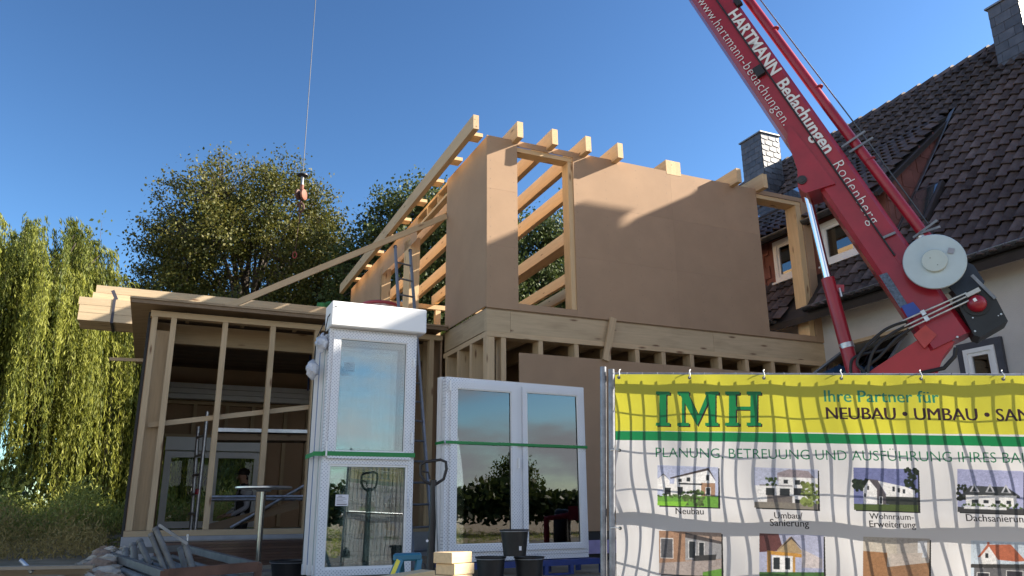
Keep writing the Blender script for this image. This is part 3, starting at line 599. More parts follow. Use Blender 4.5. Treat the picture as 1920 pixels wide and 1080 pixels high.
# load line, weight and hook hanging from the boom tip
tipP = SP(TIP, bl-.05, -BW/2); hk = onpl(568, 325, tipP, Vector((-.25, -1, 0)).normalized())
HK = thing('crane_hook', Vector((hk.x, hk.y, hk.z-1.0)), 'rusty hook block on a long steel line in front of the tall tree', 'hook')
def hz(px_y): return onpl(568, px_y, hk, Vector((0, -1, 0))).z
hx = lambda z, dx=0.: Vector((hk.x+dx, hk.y, z))
MB().tube([hx(hz(322)), hx(tipP.z)], .007, 6).build('line', mat('rope_light', (.07, .075, .085), .5, .5), HK)
MB().lathe(hx(hz(331)), [(.02, 0), (.085, .012), (.085, .03), (.03, .05)], 24).build('stop_disc', BX, HK, True)
MB().tube([hx(hz(331)), hx(hz(348))], .022, 10).build('swivel', ZINC, HK, True)
OR = mat('rusty_orange', (.26, .09, .055), .7, var=.25, nscale=20)
MB().tube([hx(hz(347)), hx(hz(356))], .03, 10).build('shackle', OR, HK, True)
for dx in (-.035, .035): MB().lathe(Vector((hk.x+dx*1.2, hk.y-.02, hz(366))), [(.06, -.025), (.085, -.015), (.085, .015), (.06, .025)], 20, Vector((1, -.25, 0))).build('block_cheek', OR if dx > 0 else mat('dark_rust', (.09, .04, .03), .7), HK, True)
ringp = [hx(hz(389)) + Vector((math.cos(a)*.05, 0, math.sin(a)*.075)) for a in np.linspace(-1.9, 2.9, 14)]
MB().tube([hx(hz(374)), hx(hz(380))]+ringp, .017, 8).build('hook', mat('dark_rust', (.09, .04, .03)), HK, True)
MB().tube([hx(hz(396)), hx(hz(418))], .012, 6).build('chain', mat('dark_rust', (.09, .04, .03)), HK); MB().tube([hx(hz(418), -.01), hx(hz(472), -.03)], .004, 5).build('chain', mat('dark_rust', (.09, .04, .03)), HK)
MB().tube([hx(hz(478), -.035)+Vector((math.cos(a)*.03, 0, math.sin(a)*.05)) for a in np.linspace(0, 6.28, 14)], .008, 6).build('ring', mat('red_ring', (.30, .04, .03), .6), HK, True)
# ================================================================== site fence with banner
FA = math.radians(99.0); fq = onY(1152, 701, 5.1); fh = Vector((math.sin(FA), math.cos(FA), 0)); tl = math.radians(-2.15)
fd = (fh*math.cos(tl)+Z*math.sin(tl)); fnn = Vector((fh.y, -fh.x, 0)); fnn = fnn if fnn.y < 0 else -fnn; fu = fnn.cross(fd); fu = fu if fu.z > 0 else -fu
def FP(s, h, o=0.): return fq + fd*s + fu*h + fnn*o          # o > 0 is towards the camera
FT = thing('site_fence', FP(1.7, -1.98), 'galvanised mesh site fence panel carrying the printed banner', 'fence')
bpb = -1.97
FGAL = mat('weathered_galvanised', (.26, .27, .30), .45, .6, var=.25, nscale=14)
for s in (-.02, 3.5): MB().tube([FP(s, .03), FP(s, bpb)], .021, 12).build('post', FGAL, FT, True)
for h in (-.004, -.86, bpb+.05): MB().tube([FP(-.02, h, -.02), FP(3.5, h, -.02)], .019 if h < -.5 else .016, 12).build('rail', FGAL, FT, True)
for k in range(34): MB().tube([FP(.08+k*.1, .012), FP(.08+k*.1, bpb+.04)], .0031, 5).build('mesh_wire', FGAL, FT)
for k in range(8): MB().tube([FP(-.02, -.22-k*.24), FP(3.5, -.22-k*.24)], .0031, 5).build('mesh_wire', FGAL, FT)
MB().tube([FP(-.075, .05, -.02), FP(-.075, bpb, -.02)], .021, 12).build('post', FGAL, FT, True)
for s in (-.05, 3.5): MB().box(FP(s, bpb-.04), .24, .65, .14, fd, fnn, Z).build('foot_block', CONC, FT)
# print of the banner, drawn as a generated picture
PPM = 760; BWm, BHm = 3.44, 1.74; IW, IH = int(BWm*PPM), int(BHm*PPM)
img = np.zeros((IH, IW, 3), np.float32); img[:] = (.62, .62, .63)
def bp(x, y):
    p = onpl(x, y, fq, fnn)-fq; return p.dot(fd)*PPM, -p.dot(fu)*PPM
def fill(pts, col, a=1.):
    pts = np.array(pts, float); y0, y1 = int(max(0, math.floor(pts[:, 1].min()))), int(min(IH-1, math.ceil(pts[:, 1].max()))); x0, x1 = int(max(0, math.floor(pts[:, 0].min()))), int(min(IW-1, math.ceil(pts[:, 0].max())))
    if x1 <= x0 or y1 <= y0: return
    X, Y = np.meshgrid(np.arange(x0, x1+1)+.5, np.arange(y0, y1+1)+.5); ins = np.zeros(X.shape, bool); n = len(pts)
    for i in range(n):
        (xa, ya), (xb, yb) = pts[i], pts[(i+1) % n]
        if ya == yb: continue
        c = ((ya > Y) != (yb > Y)) & (X < (xb-xa)*(Y-ya)/(yb-ya)+xa); ins ^= c
    sub = img[y0:y1+1, x0:x1+1]; sub[ins] = sub[ins]*(1-a) + np.array(col, np.float32)*a
def pfill(pts, col, a=1.): fill([bp(*p) for p in pts], col, a)
def ptext(s, p0, p1, col, bold=0., spacing=1., align=None):
    me = textmesh(s, 1., min(bold, 0), spacing); co = np.zeros(len(me.vertices)*3); me.vertices.foreach_get('co', co); co = co.reshape(-1, 3)[:, :2]
    A, C_ = np.array(bp(*p0)), np.array(bp(*p1)); d = C_-A; w = co[:, 0].max()-co[:, 0].min(); sc = np.linalg.norm(d)/w; d /= np.linalg.norm(d); up = np.array((d[1], -d[0])); co = co-np.array((co[:, 0].min(), 0))
    P = A + np.outer(co[:, 0]*sc, d) + np.outer(co[:, 1]*sc, up)
    for k in ((0,) if bold <= 0 else (-1, -.33, .33, 1)):
        for pl in me.polygons: fill(P[list(pl.vertices)] + d*(k*bold*sc), col)
    D2.meshes.remove(me)
YEL = lin(196, 192, 60); GRN = lin(20, 122, 70); DK = lin(52, 30, 38)
fill([(0, 0), (IW, 0), (IW, bp(1920, 812)[1]), (0, bp(1155, 806)[1])], YEL)
gy0, gy1 = bp(1155, 806)[1], bp(1155, 823)[1]; fill([(0, gy0), (IW, gy0+1), (IW, gy1+1), (0, gy1)], GRN)
def serifI(x0, x1, st, y0=733, y1=797, dx=0, dy=0, c=GRN):
    xm = (x0+x1)/2
    for r in (((x0, y0), (x1, y0), (x1, y0+6), (x0, y0+6)), ((x0, y1-6), (x1, y1-6), (x1, y1), (x0, y1)), ((xm-st/2, y0), (xm+st/2, y0), (xm+st/2, y1), (xm-st/2, y1))): pfill([(a+dx, b+dy) for a, b in r], c)
for (dx, dy, c) in ((2.5, 2, DK), (0, 0, GRN)):
    serifI(1228, 1254, 13, dx=dx, dy=dy, c=c)
    serifI(1357, 1384, 13, dx=dx, dy=dy, c=c); serifI(1397, 1424, 13, dx=dx, dy=dy, c=c); pfill([(1372+dx, 761+dy), (1410+dx, 761+dy), (1410+dx, 767+dy), (1372+dx, 767+dy)], c)
    serifI(1268, 1290, 5, dx=dx, dy=dy, c=c); serifI(1320, 1345, 13, dx=dx, dy=dy, c=c); pfill([(x+dx, y+dy) for x, y in ((1270, 733), (1286, 733), (1309, 780), (1305, 797))], c); pfill([(x+dx, y+dy) for x, y in ((1305, 797), (1302, 788), (1324, 735), (1334, 735))], c)
ptext('Ihre Partner für', (1542, 752), (1756, 754), lin(38, 128, 100), .016)
ptext('NEUBAU • UMBAU • SANIERUNG', (1546, 784), (2060, 790), DK, .022)
ptext('PLANUNG, BETREUUNG UND AUSFÜHRUNG IHRES BAUVORHABENS', (1228, 855), (2105, 869), lin(20, 110, 75), -.004)
BK = lin(38, 34, 38)
prn = np.random.default_rng(5)
def pic(x0, y0, x1, y1, sk, drawlist):
    boxes.append((x0, y0, x1, y1)); w, h = x1-x0, y1-y0; T = lambda a, b: (x0+a*w, y0+b*h+a*4)
    pfill([T(.015, .03), T(1.02, .03), T(1.035, 1.03), T(.03, 1.03)], (.02, .02, .02))
    pfill([T(0, 0), T(1, 0), T(1, 1), T(0, 1)], sk)
    for k in range(6): pfill([T(0, .5-.08*k), T(1, .5-.08*k), T(1, .42-.08*k), T(0, .42-.08*k)], tuple(c*(1-.02*k) for c in sk))
    for it in drawlist:
        if it[0] == 'p': pfill([T(*p) for p in it[1]], it[2])
        elif it[0] == 'w':
            for (a, b, c, d) in it[1]: pfill([T(a-.008, b-.012), T(c+.008, b-.012), T(c+.008, d+.012), T(a-.008, d+.012)], (.75, .75, .75)); pfill([T(a, b), T(c, b), T(c, d), T(a, d)], it[2])
        elif it[0] == 'b':
            (a, b, c, d), col, n, sz = it[1:]
            for k in range(n):
                cx, cy = prn.uniform(a, c), prn.uniform(b, d); r = sz*prn.uniform(.5, 1.2); cc = np.clip(np.array(col)*prn.uniform(.5, 1.5), 0, 1)
                pfill([T(cx+r*math.cos(t)*prn.uniform(.7, 1.1), cy+1.5*r*math.sin(t)*prn.uniform(.7, 1.1)) for t in np.linspace(0, 6.28, 7)[:-1]], tuple(cc))
def grit():
    k1 = prn.normal(size=(IH//6+2, IW//6+2)); k1 = np.kron(k1, np.ones((6, 6)))[:IH, :IW]; k2 = prn.normal(size=(IH//2+2, IW//2+2)); k2 = np.kron(k2, np.ones((2, 2)))[:IH, :IW]
    for _ in range(2):
        k1 = (k1+np.roll(k1, 3, 0)+np.roll(k1, 3, 1)+np.roll(k1, -3, 1))/4
    return (1+.10*k1+.09*k2)[:, :, None]
boxes = []
Wh = (.72, .72, .72); Dg = (.03, .035, .04); Lw = (.13, .30, .05); Bu = (.07, .11, .035); Rf = (.07, .055, .055); Bkc = (.33, .20, .13)
pic(1231, 870, 1344, 945, (.42, .46, .62), [('p', [(.0, .34), (.1, .2), (.2, .36), (.2, .6), (0, .6)], Wh), ('p', [(.0, .34), (.1, .2), (.2, .36), (.1, .23)], Rf), ('p', [(.28, .28), (.82, .05), (.95, .35), (.95, .75), (.1, .75), (.1, .45), (.28, .45)], Wh), ('p', [(.2, .30), (.84, .02), (.97, .36), (.83, .09), (.22, .33)], Rf), ('p', [(.72, .4), (.95, .4), (.95, .78), (.72, .78)], Bkc), ('w', [(.34, .32, .40, .40), (.48, .28, .54, .38), (.80, .20, .85, .34), (.12, .55, .22, .72), (.33, .52, .42, .72), (.80, .52, .87, .7)], Dg), ('p', [(.35, .42), (.74, .42), (.74, .46), (.35, .46)], Dg), ('p', [(0, .76), (1, .72), (1, 1), (0, 1)], Lw), ('b', (.42, .6, .78, .95), Bu, 60, .035), ('b', (0, .7, .4, .8), Bu, 30, .02), ('p', [(.0, .9), (.5, .88), (.45, 1), (0, 1)], (.2, .45, .05))])
pic(1411, 874, 1530, 949, (.45, .48, .62), [('p', [(.36, .12), (.55, .02), (.85, .05), (1, .3), (.36, .32)], (.28, .24, .26)), ('p', [(.38, .22), (1, .22), (1, .85), (.0, .85), (.0, .45), (.38, .42)], Wh), ('w', [(.46, .28, .53, .38), (.64, .28, .72, .40), (.18, .5, .32, .68), (.4, .5, .56, .68), (.62, .48, .78, .66), (.64, .76, .72, .92)], Dg), ('p', [(.08, .42), (.6, .42), (.6, .45), (.08, .45)], (.25, .24, .25)), ('p', [(.2, .68), (.6, .68), (.6, .88), (.2, .88)], (.18, .16, .15)), ('p', [(0, .85), (1, .85), (1, 1), (0, 1)], (.22, .20, .17)), ('b', (.74, .35, 1, .9), (.16, .20, .06), 80, .04), ('b', (.18, .25, .34, .42), Bu, 25, .03)])
pic(1597, 874, 1716, 953, (.16, .18, .36), [('b', (.0, .3, .25, .55), (.02, .03, .015), 50, .045), ('b', (.8, .0, 1, .6), (.02, .03, .015), 50, .04), ('p', [(.15, .5), (.24, .28), (.36, .5), (.36, .85), (.15, .85)], Wh), ('p', [(.23, .26), (.38, .28), (.5, .62), (.5, .85), (.36, .85), (.36, .5)], (.09, .08, .09)), ('p', [(.38, .3), (.8, .42), (.95, .5), (.95, .72), (.5, .78), (.5, .6)], Wh), ('w', [(.60, .42, .64, .54), (.68, .45, .72, .56), (.76, .48, .80, .58), (.21, .42, .24, .52), (.40, .68, .44, .84), (.16, .6, .19, .7)], Dg), ('p', [(.5, .66), (1, .66), (1, .9), (.5, .84)], (.04, .045, .04)), ('p', [(0, .86), (1, .84), (1, 1), (0, 1)], (.07, .10, .03))])
pic(1790, 877, 1914, 957, (.34, .36, .55), [('b', (.0, .36, .15, .7), (.02, .025, .015), 45, .035), ('p', [(.08, .6), (.2, .38), (.75, .38), (.95, .58), (.95, .64), (.08, .64)], (.05, .055, .06)), ('p', [(.13, .6), (.9, .58), (.9, .85), (.13, .85)], Wh)] + [('p', [(c-.07, .52), (c, .32), (c+.08, .52)], (.45, .46, .5)) for c in (.26, .5, .74)] + [('p', [(c-.04, .51), (c, .38), (c+.045, .51)], Dg) for c in (.26, .5, .74)] + [('w', [(.22, .7, .32, .78), (.4, .7, .48, .78), (.58, .7, .66, .78), (.75, .7, .82, .78)], Dg), ('b', (.0, .78, 1, .9), Bu, 60, .025), ('p', [(0, .88), (1, .88), (1, 1), (0, 1)], (.05, .05, .05)), ('p', [(.1, .86), (.75, .86), (.75, .92), (.1, .92)], Wh)])
pic(1234, 992, 1350, 1073, (.36, .27, .22), [('p', [(0, 0), (.42, 0), (.42, .7), (0, .78)], Bkc), ('w', [(.03, .18, .22, .62)], (.10, .10, .11)), ('p', [(.42, .02), (1, .2), (1, .27), (.42, .16)], (.08, .07, .07)), ('p', [(.42, .14), (1, .26), (1, .6), (.42, .66)], (.30, .30, .31)), ('w', [(.48, .22, .58, .6), (.64, .24, .72, .58)], Dg), ('p', [(.55, .55), (.92, .5), (.9, .72), (.55, .7)], (.05, .05, .05)), ('p', [(0, .74), (1, .62), (1, 1), (0, 1)], (.36, .31, .29)), ('p', [(.7, .92), (1, .82), (1, 1), (.7, 1)], Lw)])
pic(1421, 997, 1541, 1085, (.40, .42, .56), [('p', [(0, 0), (.3, 0), (.38, .35), (0, .4)], (.12, .05, .05)), ('p', [(.28, .34), (.48, .05), (.66, .34), (.66, .4), (.28, .4)], (.38, .28, .16)), ('p', [(.28, .36), (.5, .04), (.7, .36), (.5, .1)], Rf), ('p', [(.12, .36), (.82, .42), (.82, .5), (.12, .44)], (.50, .26, .06)), ('p', [(.12, .42), (.18, .42), (.18, .88), (.12, .88)], (.45, .25, .07)), ('p', [(.52, .46), (.56, .46), (.56, .85), (.52, .85)], (.45, .25, .07)), ('p', [(.2, .46), (.52, .46), (.52, .8), (.2, .8)], Wh), ('w', [(.22, .5, .32, .75), (.40, .5, .48, .75)], Dg), ('p', [(.66, .3), (.98, .5), (.98, .7), (.66, .7)], (.55, .5, .5)), ('p', [(0, .82), (1, .78), (1, 1), (0, 1)], (.06, .14, .04))])
pic(1614, 1003, 1738, 1092, (.40, .37, .34), [('p', [(0, 0), (.5, 0), (.5, .42), (0, .45)], (.46, .42, .36)), ('p', [(0, .3), (.36, .32), (.36, 1), (0, 1)], (.30, .16, .08)), ('p', [(.36, .62), (1, .5), (1, 1), (.36, 1)], (.28, .16, .09)), ('p', [(.82, .05), (.96, .05), (.96, .4), (.82, .4)], (.55, .57, .6)), ('p', [(.4, .34), (.9, .3), (.86, .52), (.42, .6)], (.45, .40, .36))])
pic(1815, 1010, 1935, 1098, (.50, .58, .66), [('p', [(.1, .35), (.25, .08), (.62, .06), (.85, .4), (.7, .42), (.3, .38)], (.42, .13, .07)), ('p', [(.12, .38), (.28, .12), (.42, .4), (.42, .58), (.12, .6)], Wh), ('w', [(.22, .26, .27, .36)], Dg), ('p', [(.25, .02), (.29, .02), (.29, .12), (.25, .12)], (.4, .13, .08)), ('p', [(0, .5), (1, .46), (1, .56), (0, .58)], (.05, .05, .05)), ('p', [(.05, .58), (.95, .56), (.95, .8), (.05, .8)], (.13, .13, .14)), ('w', [(.1, .68, .28, .78), (.55, .62, .8, .74)], (.04, .04, .05)), ('p', [(0, .8), (1, .8), (1, 1), (0, 1)], (.24, .25, .26))])
gt = grit()
for (x0, y0, x1, y1) in boxes:
    a0_, b0_ = bp(x0, y0); a1_, b1_ = bp(x1, y1); r0, r1, c0_, c1_ = int(max(b0_, 0))+3, int(min(b1_, IH-1))-1, int(max(a0_, 0))+3, int(min(a1_, IW-1))-1
    if r1 <= r0 or c1_ <= c0_: continue
    sub = img[r0:r1, c0_:c1_]; bl_ = sub.copy()
    for _ in range(2): bl_[1:-1, 1:-1] = (bl_[1:-1, 1:-1]*2+bl_[:-2, 1:-1]+bl_[2:, 1:-1]+bl_[1:-1, :-2]+bl_[1:-1, 2:])/6
    img[r0:r1, c0_:c1_] = np.clip(bl_*np.clip(gt[r0:r1, c0_:c1_], .35, 1.7), 0, .9)
ptext('Neubau', (1265, 961), (1317, 962), BK, .014); ptext('Umbau/', (1449, 969), (1502, 970), BK, .014); ptext('Sanierung', (1441, 983), (1514, 985), BK, .014)
ptext('Wohnraum-', (1626, 970), (1708, 972), BK, .014); ptext('Erweiterung', (1626, 985), (1712, 987), BK, .014); ptext('Dachsanierung', (1807, 974), (1924, 977), BK, .014)
bi = D2.images.new('banner_print', IW, IH, alpha=False, float_buffer=True); px_ = np.ones((IH, IW, 4), np.float32); px_[:, :, :3] = img[::-1]; bi.colorspace_settings.name = 'Linear Rec.709' if 'Linear Rec.709' in [i.name for i in bi.colorspace_settings.bl_rna.properties['name'].enum_items] else bi.colorspace_settings.name
bi.pixels.foreach_set(px_.ravel()); bi.update(); bi.pack()
m = D2.materials.new('banner_vinyl'); m.use_nodes = True; t = m.node_tree; t.nodes.clear(); n = t.nodes.new; l = t.links.new
o_ = n('ShaderNodeOutputMaterial'); ti = n('ShaderNodeTexImage'); ti.image = bi; ti.interpolation = 'Linear'; uvn = n('ShaderNodeUVMap'); uvn.uv_map = 'UVMap'; l(uvn.outputs[0], ti.inputs[0])
df = n('ShaderNodeBsdfDiffuse'); tr = n('ShaderNodeBsdfTranslucent'); gl = n('ShaderNodeBsdfGlossy'); gl.inputs['Roughness'].default_value = .45; mxs = n('ShaderNodeMixShader'); mxs.inputs[0].default_value = .55; mg = n('ShaderNodeMixShader'); mg.inputs[0].default_value = .03
geo = n('ShaderNodeNewGeometry'); bk = n('ShaderNodeMixRGB'); l(geo.outputs['Backfacing'], bk.inputs[0]); l(ti.outputs[0], bk.inputs[1]); bk.inputs[2].default_value = (.55, .56, .57, 1); l(bk.outputs[0], df.inputs[0]); l(ti.outputs[0], tr.inputs[0]); l(df.outputs[0], mxs.inputs[1]); l(tr.outputs[0], mxs.inputs[2]); l(mxs.outputs[0], mg.inputs[1]); l(gl.outputs[0], mg.inputs[2]); l(mg.outputs[0], o_.inputs[0])
def rip(s, h):
    k = min(1., max(0., -h/.5)); e = min(1., s/.25)
    tie = .5-.5*math.cos(2*math.pi*(s-.02)/.47)
    return .026 + .008*tie*(1-k*.6) + k*(.008*math.sin(3.1*s+1.2*h+.4)+.007*math.sin(6.3*s-4.2*h)+.0022*math.sin(12*s+5*h+1)) + .006*math.sin(1.1*s*s+2.3*h)*k + .004*math.sin(9*h+2*s)*e + (1-e)*.012*math.sin(8*h+1) + .0006*math.sin(31*s+5*h)
NS, NH = 200, 100; vs = []; uv = []
for j in range(NH+1):
    for i in range(NS+1):
        s, h = BWm*i/NS, -BHm*j/NH; vs.append(FP(s+.005, h-.008, rip(s, h))); uv.append((i/NS, 1-j/NH))
fs = [(j*(NS+1)+i, (j+1)*(NS+1)+i, (j+1)*(NS+1)+i+1, j*(NS+1)+i+1) for j in range(NH) for i in range(NS)]
BN = thing('advertising_banner', FP(1.7, -1.76), 'white and yellow printed builder banner tied to the mesh fence', 'banner')
me = D2.meshes.new('sheet'); me.from_pydata([tuple(v) for v in vs], [], fs); ul = me.uv_layers.new(name='UVMap'); me.materials.append(m)
ul.data.foreach_set('uv', np.array([uv[i] for f in fs for i in f], np.float32).ravel()); me.polygons.foreach_set('use_smooth', [True]*len(fs)); me.update()
link('sheet', me, BN)
TIE = mat('cable_tie', (.75, .75, .72), .5)
for s in (.02, .475, .94, 1.41, 1.88, 2.35, 2.82, 3.29):
    MB().lathe(FP(s+.01, -.03, rip(s, -.03)+.002), [(.011, 0), (.011, .003), (.005, .003)], 14, fnn).build('eyelet', mat('dark_eyelet', (.12, .12, .12), .4, .7), BN)
    MB().tube([FP(s+.01, -.03, .036), FP(s+.014, -.012, .040), FP(s+.012, .006, .028), FP(s+.012, .022, .01), FP(s+.02, .03, .0)], .0032, 6).build('cable_tie', TIE, BN)
for h in (-.5, -.98, -1.45):
    MB().lathe(FP(.03, h, rip(.03, h)+.002), [(.011, 0), (.011, .003), (.005, .003)], 14, fnn).build('eyelet', mat('dark_eyelet', (.12, .12, .12), .4, .7), BN); MB().tube([FP(.03, h, .034), FP(-.0, h+.004, .03), FP(-.03, h, .022)], .003, 6).build('cable_tie', TIE, BN)
# ================================================================== packed window units in front of the building
def filmmat():
    m = mat('film_covered_pvc', (.74, .75, .78), .4, var=.03); t = m.node_tree; n = t.nodes.new; l = t.links.new; b = t.nodes['Principled BSDF']
    tcn = n('ShaderNodeTexCoord'); dt = n('ShaderNodeVectorMath'); dt.operation = 'DOT_PRODUCT'; dt.inputs[1].default_value = tuple(U); l(tcn.outputs['Object'], dt.inputs[0])
    sp_ = n('ShaderNodeSeparateXYZ'); l(tcn.outputs['Object'], sp_.inputs[0]); cb = n('ShaderNodeCombineXYZ'); l(dt.outputs['Value'], cb.inputs[0]); l(sp_.outputs[2], cb.inputs[1])
    mp_ = n('ShaderNodeMapping'); mp_.inputs['Rotation'].default_value = (0, 0, .78); l(cb.outputs[0], mp_.inputs[0])
    vo = n('ShaderNodeTexVoronoi'); vo.voronoi_dimensions = '2D'; vo.inputs['Scale'].default_value = 40; vo.inputs['Randomness'].default_value = .1; l(mp_.outputs[0], vo.inputs[0])
    mr = n('ShaderNodeMapRange'); mr.inputs[1].default_value = .26; mr.inputs[2].default_value = .20; mr.inputs[4].default_value = .75; l(vo.outputs['Distance'], mr.inputs[0])
    src = b.inputs['Base Color'].links[0].from_socket; mx_ = n('ShaderNodeMixRGB'); l(mr.outputs[0], mx_.inputs[0]); l(src, mx_.inputs[1]); mx_.inputs[2].default_value = (.28, .30, .36, 1); l(mx_.outputs[0], b.inputs['Base Color']); return m
FILM = filmmat(); GASK = mat('rubber_gasket', (.02, .02, .022), .6); SPACER = mat('pane_edge', (.35, .42, .42), .4, .3)
GSTR = mat('green_strap', (.01, .22, .05), .5, var=.05); PAPER = mat('label_paper', (.74, .72, .76), .7, var=.02)
def frame4(q, u0, u1, z0, z1, w, v0, v1):
    q.bbox(u0, u0+w, v0, v1, z0, z1); q.bbox(u1-w, u1, v0, v1, z0, z1); q.bbox(u0+w, u1-w, v0, v1, z0, z0+w); q.bbox(u0+w, u1-w, v0, v1, z1-w, z1)
def sash(root, u0, u1, z0, z1, v, w=.075, m=FILM, dark=True):
    q = MB(); frame4(q, u0, u1, z0, z1, w, v-.02, v+.05); sh = q.build('sash', m, root)
    q = MB(); frame4(q, u0+w-.004, u1-w+.004, z0+w-.004, z1-w+.004, .014, v-.012, v-.004); q.build('glazing_bead', PVC, sh)
    q = MB(); frame4(q, u0+w+.0, u1-w, z0+w, z1-w, .022, v+.012, v+.03); q.build('pane_edge', SPACER, sh)
    MB().bbox(u0+w-.004, u1-w+.004, v+.004, v+.008, z0+w-.004, z1-w+.004).build('pane', GLASS, sh)
    return sh
def sticker(root, p, w=.10, h=.085):
    st = MB().box(p, w, .002, h, U, V, Z).build('label_sheet', PAPER, root); q = MB(); ink = mat('label_ink', (.10, .10, .12), .7)
    for k, (x0, x1, t) in enumerate(((-.3, .0, .006), (-.42, .25, .003), (-.42, .38, .003), (-.42, .1, .003), (-.42, .3, .003))): q.box(p - V*.002 + U*((x0+x1)/2*w) + Z*(h*(.36-.13*k)), (x1-x0)*w, .001, t, U, V, Z)
    q.box(p - V*.002 - Z*(h*.36), .8*w, .001, .008, U, V, Z); q.build('print', ink, st)
# tall element with shutter box
TU0, TU1, TV = -2.585, -1.625, -1.90; TZ0, TZ1 = .90, 3.385
TW = thing('window_element', B(-2.1, TV+.1, .86), 'tall white window element with shutter box, front of the left packed stack', 'window')
q = MB(); frame4(q, TU0, TU1, TZ0, TZ1, .062, TV, TV+.075); q.bbox(TU0+.062, TU1-.062, TV, TV+.075, 1.975, 2.045); q.build('frame', FILM, TW)
sash(TW, TU0+.04, TU1-.045, 2.03, TZ1-.035, TV-.012, .072)
q = MB(); frame4(q, TU0+.06, TU1-.06, TZ0+.06, 1.977, .024, TV+.01, TV+.03); q.build('glazing_bead', PVC, TW); MB().bbox(TU0+.075, TU1-.075, TV+.035, TV+.04, TZ0+.075, 1.965).build('pane', GLASS, TW)
q = MB(); frame4(q, TU0+.084, TU1-.084, TZ0+.084, 1.955, .018, TV+.045, TV+.06); q.build('pane_edge', SPACER, TW)
SBX = mat('white_shutter_box', (.82, .82, .82), .4, var=.01)
MB().cbox(B(-2.075, TV+.06, 3.525), 1.05, .33, .27, U, V, Z, .012).build('shutter_box', SBX, TW)
MB().bbox(TU0, TU1, TV+.02, TV+.2, 3.386, 3.389).build('box_seal', GASK, TW)
sticker(TW, B(-2.36, TV+.012-.008, 2.98), .11, .1); sticker(TW, B(-2.36, TV+.03, 1.62), .13, .11)
for (z, h) in ((3.02, .1), (2.2, .12), (1.55, .1)): MB().bbox(TU1-.048, TU1-.03, TV-.05, TV-.033, z, z+h).build('hinge', PVC, TW)
MB().bbox(TU0+.018, TU0+.034, TV-.05, TV-.033, 2.05, 2.2).build('hinge', PVC, TW)
labs = ['second window element in the left packed stack, right behind the front one', 'third window element in the left packed stack, grey glass edge showing', 'rearmost window element in the left packed stack, edge in dark blue shade']
for k in range(3):
    v = TV+.105+.115*k; r = thing('window_element', B(-2.1, v, .86), labs[k], 'window', 'window elements of the left stack')
    q = MB(); u0 = TU0-.03*k-.01; z1 = 3.34-.0*k; frame4(q, u0, TU1-.02, TZ0, z1, .065, v, v+.072); q.build('frame', PVC, r)
    q = MB(); frame4(q, u0+.04, TU1-.06, TZ0+.04, z1-.04, .075, v-.02, v); q.build('sash', FILM if k == 0 else PVC, r); MB().bbox(u0+.1, TU1-.1, v+.03, v+.035, TZ0+.1, z1-.1).build('pane', GLASS, r)
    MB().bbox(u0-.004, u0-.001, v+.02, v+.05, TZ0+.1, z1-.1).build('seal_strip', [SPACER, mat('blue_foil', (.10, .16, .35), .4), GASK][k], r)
zs = 2.055
tag(MB().bbox(TU0-.004, TU1+.004, TV-.034, TV-.0325, zs, zs+.045).bbox(TU0-.098, TU0-.096, TV-.0, TV+.43, zs-.01, zs+.035).box(B(TU0-.05, TV-.02, zs+.018), .105, .0015, .045, (U*.93-V*-.0-V*.0).normalized(), V, Z).bbox(TU1+.003, TU1+.005, TV-.03, TV+.42, zs, zs+.045).build('strap', GSTR), 'green lashing strap around the tall left window stack', 'strap')
def lump(c, r, name, m, parent, sq=(1, 1, 1), seed=0):
    bmx = bmesh.new(); bmesh.ops.create_icosphere(bmx, subdivisions=3, radius=1); rr = np.random.default_rng(seed); ph = rr.uniform(0, 6, 9)
    for v_ in bmx.verts:
        p = v_.co.normalized(); k = 1+.13*math.sin(5*p.x+ph[0])*math.sin(4*p.y+ph[1])+.10*math.sin(9*p.z+ph[2]+3*p.x)+.05*math.sin(17*p.y+ph[3]+8*p.z)
        v_.co = Vector((p.x*sq[0], p.y*sq[1], p.z*sq[2]))*r*k
    q = MB(); bmx.verts.index_update(); q.add([Vector(c)+v_.co for v_ in bmx.verts], [[a.index for a in f.verts] for f in bmx.faces]); bmx.free(); return q.build(name, m, parent, True)
PLW = mat('milky_wrap', (.50, .53, .60), .25, var=.25, nscale=18, bump=.5, bscale=30)
lump(B(TU0-.06, TV+.08, 3.23), .072, 'wrapped_motor', PLW, TW, (1, .8, 1.3), 2); lump(B(TU0-.13, TV+.16, 2.96), .075, 'wrapped_motor', PLW, TW, (.9, .8, 1.35), 5)
MB().tube([B(TU0+.03, TV-.11, 3.6), B(TU0-.03, TV-.0, 3.5), B(TU0-.05, TV+.05, 3.3)], .006, 6).build('motor_cable', BLACK, TW); MB().tube([B(TU0-.02, TV+.22, 3.5), B(TU0-.1, TV+.2, 3.3), B(TU0-.12, TV+.17, 3.05)], .006, 6).build('motor_cable', BLACK, TW)
